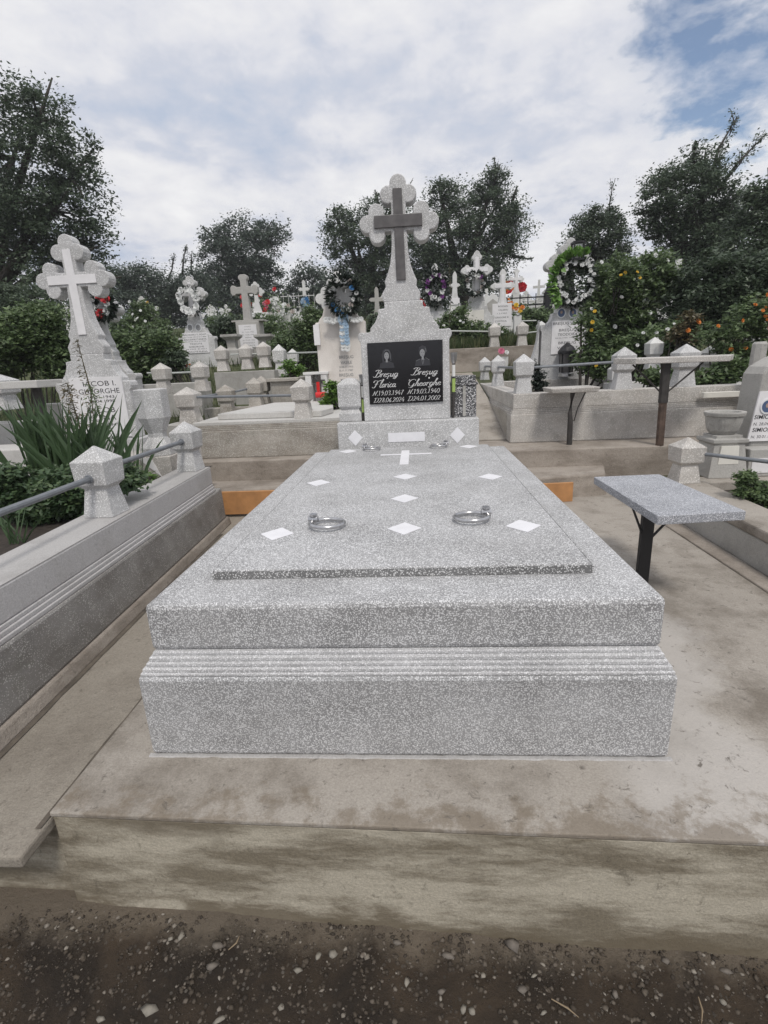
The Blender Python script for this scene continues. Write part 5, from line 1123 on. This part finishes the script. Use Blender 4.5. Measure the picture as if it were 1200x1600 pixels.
# ------------------------------------------------------------------ far crosses
protos = []
def far_proto(style, kind):
    t = thing('far_grave_cross', 'x', 'grave cross', (0, 0, 0)); mb = MB(); mb.box(-.3, .3, -.06, .12, -.4, .55 if kind else .25); mb.build('body', 'white_stone', t)
    z0 = .55 if kind else .25; mb = MB(); mb.prism(cross_outline(0, z0 + .55, .24, .27, .045, .05, style, [(.05, -.1), (.06, -.3), (.12, -.55)]), 0, .09); mb.build('cross', 'white_stone', t); return t
def far_rail(): 
    t = thing('iron_grave_fence', 'x', 'fence', (0, 0, 0)); mb = MB()
    for z in (.1, .5): mb.tube([(-.8, 0, z), (.8, 0, z)], .014, 4)
    mb.build('rail', 'white_stone', t)
    for k in range(9): mb = MB(); mb.tube([(-.8 + k * .2, 0, 0), (-.8 + k * .2, 0, .58)], .009, 4); mb.build('bar', 'white_stone', t)
    return t
pr = [far_proto('pointed', 0), far_proto('trefoil', 1), far_proto('square', 1)]; prf = far_rail()
first = [True] * 4
spots = []
for px, py, Y_, k, s_ in ((222, 478, 16, 1, .8), (236, 498, 15, 2, .8), (203, 500, 13, 0, .8), (400, 462, 12.5, 1, .9), (412, 492, 15, 0, .9), (428, 496, 17, 2, .9), (440, 500, 15.5, 1, .9), (452, 488, 19, 0, 1), (462, 500, 16, 2, .9), (330, 490, 19, 1, .9), (352, 478, 24, 0, 1), (398, 488, 20, 2, 1), (434, 478, 24, 1, 1), (830, 470, 17, 0, .9), (842, 452, 22, 2, 1), (852, 470, 16, 1, .9), (822, 468, 21, 1, .9), (866, 462, 19, 0, 1), (1058, 440, 9.0, 2, 1.0), (1012, 500, 12, 0, .9), (985, 470, 16, 1, 1), (1040, 490, 13, 2, .9), (1090, 470, 14, 1, 1), (950, 455, 15, 0, .9), (1122, 445, 16, 1, 1), (1150, 430, 18, 0, 1), (604, 470, 18, 1, 1), (636, 470, 16, 0, 1), (1197, 455, 8, 1, .9), (20, 490, 14, 2, 1), (60, 498, 17, 0, 1), (730, 455, 20, 1, 1), (760, 470, 15, 2, .9), (100, 480, 11, 0, .8)):
    q = P(px, py, Y_); s2 = s_
    o = pr[k] if first[k] else None
    loc = (q.x, Y_, q.z - 1.0 * s2)
    if first[k]: o = pr[k]; first[k] = False; o.location = loc; o.scale = (s2,) * 3
    else: o = dup(pr[k], loc, random.uniform(-.25, .25), s2)
    side = 'left background' if px < 500 else ('centre background' if px < 800 else 'right background')
    o['label'] = ['small distant white grave cross with pointed ends, %s', 'small distant white grave cross with rounded buds, %s', 'small distant plain square-ended white grave cross, %s'][k] % side
    o['group'] = 'distant white grave crosses, ' + side
for i, (px, py, Y_, lab) in enumerate(((1062, 525, 7.5, 'white barred grave fence among shrubs, right'), (850, 492, 15, 'white barred grave fence behind the white vase'), (460, 480, 20, 'white barred grave fence near the blue wreath'))):
    q = P(px, py, Y_); loc = (q.x, Y_, q.z - .1)
    if i == 0: prf.location = loc; prf['label'] = lab
    else: dup(prf, loc, random.uniform(-.2, .2), 1, lab)
# dark iron spire fence
t = thing('iron_grave_fence', 'black iron grave fence with pointed spire right of white headstones', 'fence', P(855, 480, 13)); q = P(840, 478, 13)
mb = MB(); mb.box(q.x - 1.1, q.x + .6, 13, 13.03, q.z + .02, q.z + .06); mb.box(q.x - 1.1, q.x + .6, 13, 13.03, q.z + .2, q.z + .23); mb.build('rail', 'black_metal', t)
mb = MB(); mb.frust(q.x + .27, 13, [(q.z - .6, .10), (q.z + .3, .11), (q.z + .62, .01)], 0, 6); mb.build('spire', 'black_metal', t)
for k in range(8): mb = MB(); mb.tube([(q.x - 1.05 + k * .2, 13, q.z - .4), (q.x - 1.05 + k * .2, 13, q.z + .3)], .012, 4); mb.build('bar', 'black_metal', t)

# ------------------------------------------------------------------ trees
tree('tall dark feathery tree filling the left edge', [(20, 250, 120, 95), (85, 330, 75, 80), (30, 400, 120, 80), (120, 400, 50, 50), (60, 190, 55, 42), (-80, 330, 120, 150), (110, 280, 42, 45), (150, 440, 32, 34)], 12, (20, 560), .085, 660, 95, .26, 'leaf_dark', .8, .22, limbs=50, base_z=1.5)
tree('broad dark tree left of the plain grey cross', [(382, 400, 60, 50), (350, 440, 45, 45), (410, 450, 35, 45), (340, 375, 26, 22), (415, 365, 30, 20), (375, 470, 55, 35)], 27, (380, 520), .13, 400, 100, .40, 'leaf_blue', .8, .25, spikes=((420, 370, 448, 352, 60), (330, 370, 314, 352, 50)))
tree('low rounded tree between the left headstone and the broad tree', [(230, 455, 48, 35), (190, 450, 35, 28), (270, 470, 45, 35), (300, 455, 30, 30)], 24, (240, 520), .12, 300, 95, .38, 'leaf_blue', .8, .2, spikes=((285, 430, 290, 385, 90), (262, 440, 272, 400, 60), (300, 430, 300, 392, 40)))
tree('small dense tree near the blue wreath', [(487, 445, 34, 30), (470, 470, 25, 20), (510, 470, 30, 30)], 29, (488, 520), .16, 150, 60, .40, 'leaf_blue', .8, .18)
tree('big ragged tree behind the main cross, left half', [(560, 390, 50, 55), (600, 345, 35, 30), (560, 450, 55, 40), (530, 350, 22, 22), (620, 420, 50, 55), (590, 480, 60, 30)], 21, (585, 520), .10, 480, 95, .32, 'leaf_dark', .8, .24, spikes=((530, 350, 522, 322, 60), (590, 320, 586, 296, 60), (605, 340, 640, 290, 50)))
tree('tall ragged tree behind the main cross, right half', [(700, 370, 55, 55), (765, 340, 42, 55), (690, 310, 28, 24), (740, 420, 60, 45), (800, 350, 22, 45), (770, 290, 18, 28), (690, 440, 50, 40)], 20, (735, 520), .095, 540, 95, .30, 'leaf_dark', .8, .25, spikes=((770, 300, 772, 245, 130), (690, 300, 688, 276, 70), (800, 320, 808, 290, 60), (800, 400, 830, 405, 90)))
tree('loose airy tree behind the lantern cross', [(935, 370, 42, 35), (905, 385, 26, 20), (960, 395, 30, 28), (925, 350, 22, 16), (955, 350, 16, 20)], 15, (930, 520), .075, 200, 75, .23, 'leaf_dark', .8, .12, spikes=((950, 350, 958, 286, 90), (925, 350, 930, 320, 50), (880, 390, 865, 402, 40)))
tree('large leaning dark tree at the right', [(1080, 320, 60, 65), (1040, 300, 38, 40), (1110, 370, 65, 55), (1070, 400, 55, 35), (1100, 270, 30, 35), (1140, 330, 40, 40), (1025, 345, 25, 22)], 13, (1075, 520), .075, 370, 95, .22, 'leaf_dark', .8, .2, spikes=((1110, 280, 1152, 182, 200), (1120, 300, 1198, 208, 220), (1085, 270, 1086, 222, 120), (1135, 320, 1180, 290, 60), (1020, 330, 990, 335, 60), (1030, 370, 1005, 372, 60)), limbs=50)
tree('dark tree crown cut by the right edge', [(1190, 360, 40, 55), (1205, 300, 30, 25), (1170, 410, 50, 45), (1230, 400, 60, 70)], 10, (1210, 540), .08, 240, 65, .2, 'leaf_dark', .8, .16, base_z=1.6)
# far-off tree line closing the gaps
fb = []
for px in range(-150, 1400, 38):
    if 868 > px > 835: continue
    fb.append((P(px, 493 - (px - 600) * .035 + random.uniform(-12, 6), 42), (1.6, 1.5, 1.5)))
pos, cc = clumps(fb, 900, 42, .7, .2); V, F = leaf_arrays(pos, .28, .55); o = npmesh('far_woodland', V, F, M['leaf_blue']); setp(o, 'dark far-off belt of trees behind the whole cemetery', 'woodland', None, 'stuff')

# ------------------------------------------------------------------ shrubs
bush('leafy green shrub behind the left table slab', pb([(35, 530, 60, 42), (90, 560, 30, 40), (60, 500, 40, 28), (0, 560, 40, 40)], 4.2), (-4.2, 4.2, .8), .05, 420, 70, .10, 'leaf_bush')
bush('bright green shrub right of the left headstone', pb([(235, 545, 40, 30), (215, 575, 35, 30), (265, 555, 25, 28), (190, 530, 22, 14), (245, 580, 30, 22)], 6.4), (-3.4, 6.4, 1.1), .065, 330, 50, .09, 'leaf_bush')
bush('dark shrub against the far left trunk', pb([(140, 500, 40, 40), (30, 470, 70, 40), (-10, 500, 40, 60)], 8.5), (-6.5, 8.5, 1.5), .07, 200, 55, .16, 'leaf_dark')
bush('green shrub before the distant blue wreath', pb([(480, 520, 28, 26), (465, 545, 30, 24), (498, 545, 18, 28), (488, 492, 16, 18), (440, 540, 24, 16)], 7.4), (-1.9, 7.4, 1.2), .05, 300, 45, .08, 'leaf_bush')
bush('small leafy shrub by the white posts', pb([(458, 580, 14, 14), (450, 570, 10, 10)], 5.6), (-1.45, 5.6, 1.15), .045, 40, 30, .05, 'leaf_bright')
bush('shrub between cream headstone and main headstone', pb([(580, 520, 12, 14), (572, 545, 8, 10), (590, 500, 10, 12)], 7.5), (-.65, 7.5, 1.3), .06, 60, 45, .08, 'leaf_dark')
bush('olive shrub left of plain grey cross', pb([(355, 505, 20, 16), (335, 520, 25, 14), (360, 530, 16, 14)], 10), (-3.9, 10, 1.8), .07, 120, 45, .10, 'leaf_dark')
bush('shrub behind the plain grey cross', pb([(420, 520, 16, 20), (430, 545, 16, 16)], 10), (-3.0, 10, 1.8), .07, 80, 45, .1, 'leaf_bush')
bush('large dark shrub right of the wreathed right headstone', pb([(960, 460, 45, 50), (1000, 440, 50, 40), (940, 500, 32, 50), (990, 510, 40, 40), (935, 555, 22, 30), (1040, 440, 30, 30)], 6.6), (2.9, 6.6, 1.2), .062, 560, 55, .10, 'leaf_bush', flowers=('white_petal', 14, .03))
bush('dark dense shrub under the leaning tree', pb([(1110, 450, 55, 50), (1160, 470, 50, 60), (1080, 490, 40, 40), (1195, 440, 40, 50)], 6.2), (3.9, 6.2, 1.2), .062, 480, 58, .10, 'leaf_dark')
bush('spotted shrub with pale blossoms behind the surround posts', pb([(1010, 540, 30, 25), (1050, 530, 36, 26), (975, 545, 20, 20)], 5.5), (2.7, 5.5, 1.1), .055, 260, 45, .07, 'leaf_bush', flowers=('white_petal', 10, .025))
bush('marigold plant with orange flowers at the right edge', pb([(1130, 520, 40, 22), (1175, 490, 34, 34), (1150, 545, 36, 20), (1195, 520, 20, 40)], 4.6), (3.3, 4.6, 1.05), .045, 190, 26, .06, 'leaf_bush', flowers=('orange', 12, .021))
bush('green leaves under the long speckled table', pb([(1030, 590, 30, 14), (1115, 590, 30, 16), (1060, 600, 30, 10), (1140, 575, 24, 18)], 4.3), (2.4, 4.3, 1.05), .06, 150, 40, .05, 'leaf_bush', flowers=('white_petal', 4, .022))
bush('single orange bloom plant above the long table', pb([(1066, 522, 16, 14), (1080, 505, 10, 16)], 5.0), (2.85, 5.0, 1.05), .05, 40, 36, .05, 'leaf_dry', flowers=('orange', 2, .034))
bush('weedy plants climbing beside the right plaque', pb([(925, 520, 16, 26), (915, 560, 18, 22), (940, 570, 20, 22), (905, 500, 8, 8)], 5.3), (2.1, 5.3, 1.1), .05, 130, 36, .06, 'leaf_bush', flowers=('yellow', 4, .022))
bush('yellow tipped shrub above the white planter', pb([(980, 430, 20, 18)], 6.0), (2.75, 6.3, 2.0), .05, 40, 40, .06, 'leaf_bush', flowers=('yellow', 4, .022), stems=3)
bush('dark low conifer twig inside the right surround corner', pb([(841, 590, 9, 18), (842, 603, 12, 10), (838, 575, 4, 8)], 4.6), (1.43, 4.6, 1.05), .03, 60, 40, .03, 'leaf_wreath')
bush('tuft of leaves on planting soil by the right kerb', pb([(1180, 765, 26, 12), (1165, 745, 10, 10), (1200, 780, 20, 10)], 1.95), (2.35, 1.95, .54), .03, 120, 36, .03, 'leaf_bush')
bush('undergrowth in the left planting bed', pb([(60, 790, 55, 26), (120, 780, 35, 30), (190, 745, 30, 24), (20, 830, 40, 22), (15, 750, 50, 30), (95, 760, 45, 30)], 1.45, 1.0), (-2.0, 1.5, .72), .035, 420, 40, .04, 'leaf_sword')
bush('pale green weed by the left kerb end', pb([(232, 745, 10, 8), (215, 755, 14, 8)], 2.05), (-1.78, 2.05, .74), .045, 18, 22, .03, 'leaf_bright')
bush('weeds and flowers beside the white headstone plaque', pb([(720, 500, 16, 24), (703, 505, 14, 18), (735, 515, 30, 14), (760, 520, 30, 12), (690, 515, 16, 14), (785, 530, 14, 14)], 7.9), (1.0, 7.9, 1.6), .05, 260, 34, .07, 'leaf_bush', flowers=('white_petal', 8, .022))
bush('hedge behind the black iron fence', pb([(835, 500, 30, 20), (860, 505, 22, 20), (815, 505, 12, 16)], 9.5), (2.4, 9.5, 1.8), .07, 150, 45, .1, 'leaf_bush')
bush('yellow green weeds at the pedestal foot', pb([(516, 630, 12, 16), (508, 640, 10, 10), (520, 605, 8, 12)], 4.2), (-.78, 4.2, 1.07), .06, 46, 26, .04, 'leaf_bright')
bush('brown red potted plant before twin portrait headstone', pb([(297, 577, 10, 6), (275, 560, 18, 16), (262, 575, 16, 14)], 6.2), (-3.1, 6.2, 1.15), .05, 50, 34, .05, 'leaf_dark')

# sword-leaved clump: every blade a part
def blade_mesh(L, w_, bend, seed):
    random.seed(seed); mb = MB(); n = 7; vs = []
    for i in range(n + 1):
        f = i / n; ww = w_ * (.75 + 1.0 * f * (1 - f) * 1.4) * (1 - f ** 6); x = bend * f * f; z = L * (f - .12 * abs(bend) * f * f)
        vs += [(x - ww / 2, 0, z), (x, ww * .18, z), (x + ww / 2, 0, z)]
    fs = []
    for i in range(n): fs += [(i * 3, i * 3 + 1, i * 3 + 4, i * 3 + 3), (i * 3 + 1, i * 3 + 2, i * 3 + 5, i * 3 + 4)]
    return vs, fs
BL = []
for k in range(6):
    vs, fs = blade_mesh(1, .040 + .010 * (k % 3), random.uniform(.0, .34), k + 20); me = bpy.data.meshes.new('leaf'); me.from_pydata(vs, [], fs); me.materials.append(M['leaf_sword']); BL.append(me)
def sword_clump(label, x, y, z, n, L, spread, lean=.35, mat=None):
    t = thing('iris_plant', label, 'plant', (x, y, z))
    for i in range(n):
        o = bpy.data.objects.new('leaf', random.choice(BL)); col.objects.link(o); o.parent = t
        a_ = random.uniform(0, 6.28); r_ = random.uniform(0, 1) ** .6 * spread; o.location = (math.cos(a_) * r_, math.sin(a_) * r_ * .6, 0)
        o.rotation_euler = (random.uniform(-lean, lean) * .7, random.uniform(-.2, .2) + math.cos(a_) * lean * r_ / spread, random.uniform(0, 6.28)); l = L * random.uniform(.65, 1.1); o.scale = (l * .9, l * .9, l)
    return t
random.seed(5)
sword_clump('tall dense clump of sword shaped leaves before the left plaque', -2.12, 1.80, .72, 190, .66, .27, .22)
sword_clump('slender sword leaves right of the dense clump', -1.86, 2.02, .72, 18, .50, .08, .2)
sword_clump('loose drooping blades at the far left of the bed', -2.35, 1.35, .72, 22, .45, .22, .7)
sword_clump('short pale rosette of blades near the kerb', -1.95, 1.05, .70, 14, .22, .05, .9)
# tall feathery weeds in front of left plaque
def weed(label, p0, p1, Y, mat='leaf_bush', n=140, r_=.05):
    a, b_ = P(*p0, Y), P(*p1, Y); t = thing('weed', label, 'plant', a); mid = a.lerp(b_, .5) + Vector((.03, 0, 0))
    mb = MB(); mb.tube([a, mid, b_], [.007, .005, .002], 5); mb.build('stem', mat, t)
    tt = rng.uniform(.25, 1, n)[:, None]; pos = np.array(a) * (1 - tt) + np.array(b_) * tt + rng.normal(size=(n, 3)) * r_ * (1.2 - tt); V, F = leaf_arrays(pos, .035, .25); o = npmesh('leaves', V, F, M[mat], t); o['kind'] = 'stuff'
weed('tall feathery weed crossing the left plaque', (150, 690), (120, 530), 2.2, 'leaf_dry', 150, .03)
weed('bushy yellowish weed left of the plaque lettering', (130, 730), (105, 600), 2.1, 'leaf_dry', 420, .055)
weed('thin weed stem before the plaque centre', (160, 700), (140, 600), 2.1, 'leaf_bush', 120, .03)
weed('tall dry stalk between the wreathed crosses', (702, 510), (702, 410), 7.7, 'leaf_dry', 40, .02)
weed('dark twig rising inside the right surround', (842, 600), (835, 560), 4.62, 'leaf_wreath', 60, .02)
weed('reddish seed stalk near the marigolds', (1165, 540), (1185, 465), 4.7, 'leaf_dry', 120, .03)

# grass in back beds
def grass(label, x0, x1, y0, y1, n, h, zf):
    xs = rng.uniform(x0, x1, n); ys = rng.uniform(y0, y1, n); C = np.stack([xs, ys, [zf(a, b_) - .02 for a, b_ in zip(xs, ys)]], 1)
    d = rng.normal(size=(n, 3)) * .22; d[:, 2] = 1; L = (h * rng.uniform(.5, 1.3, n))[:, None]; s_ = rng.normal(size=(n, 3)); s_[:, 2] = 0; s_ /= np.linalg.norm(s_, axis=1)[:, None]
    w_ = .004 + .004 * rng.random(n)[:, None]; w_ = w_ * (1 + C[:, 1:2] * .06)
    V = np.stack([C - s_ * w_, C + s_ * w_, C + d * L * .6 + s_ * w_ * .7, C + d * L + s_ * L * .15], 1).reshape(-1, 3); b_ = np.arange(n)[:, None] * 4
    F = np.concatenate([b_ + np.array([[0, 1, 2]]), b_ + np.array([[0, 2, 3]])], 1).reshape(-1, 3); o = npmesh('grass', V, F, M['grass']); setp(o, label, 'grass', None, 'stuff')
grass('long grass standing on the retaining wall behind the posts', .3, 3.2, 7.42, 8.4, 15000, .27, tz)
grass('grass and weeds between the far graves', -8, 9, 8.4, 20, 26000, .22, tz)
grass('grass around the left middle graves', -6.5, -.6, 5.9, 8.4, 9000, .16, tz)
grass('grass around the right surround', 1.2, 6, 5.95, 7.4, 4000, .2, tz)
grass('grass at the far left of the near plots', -7, -2.3, 3.1, 5.6, 7000, .15, tz)
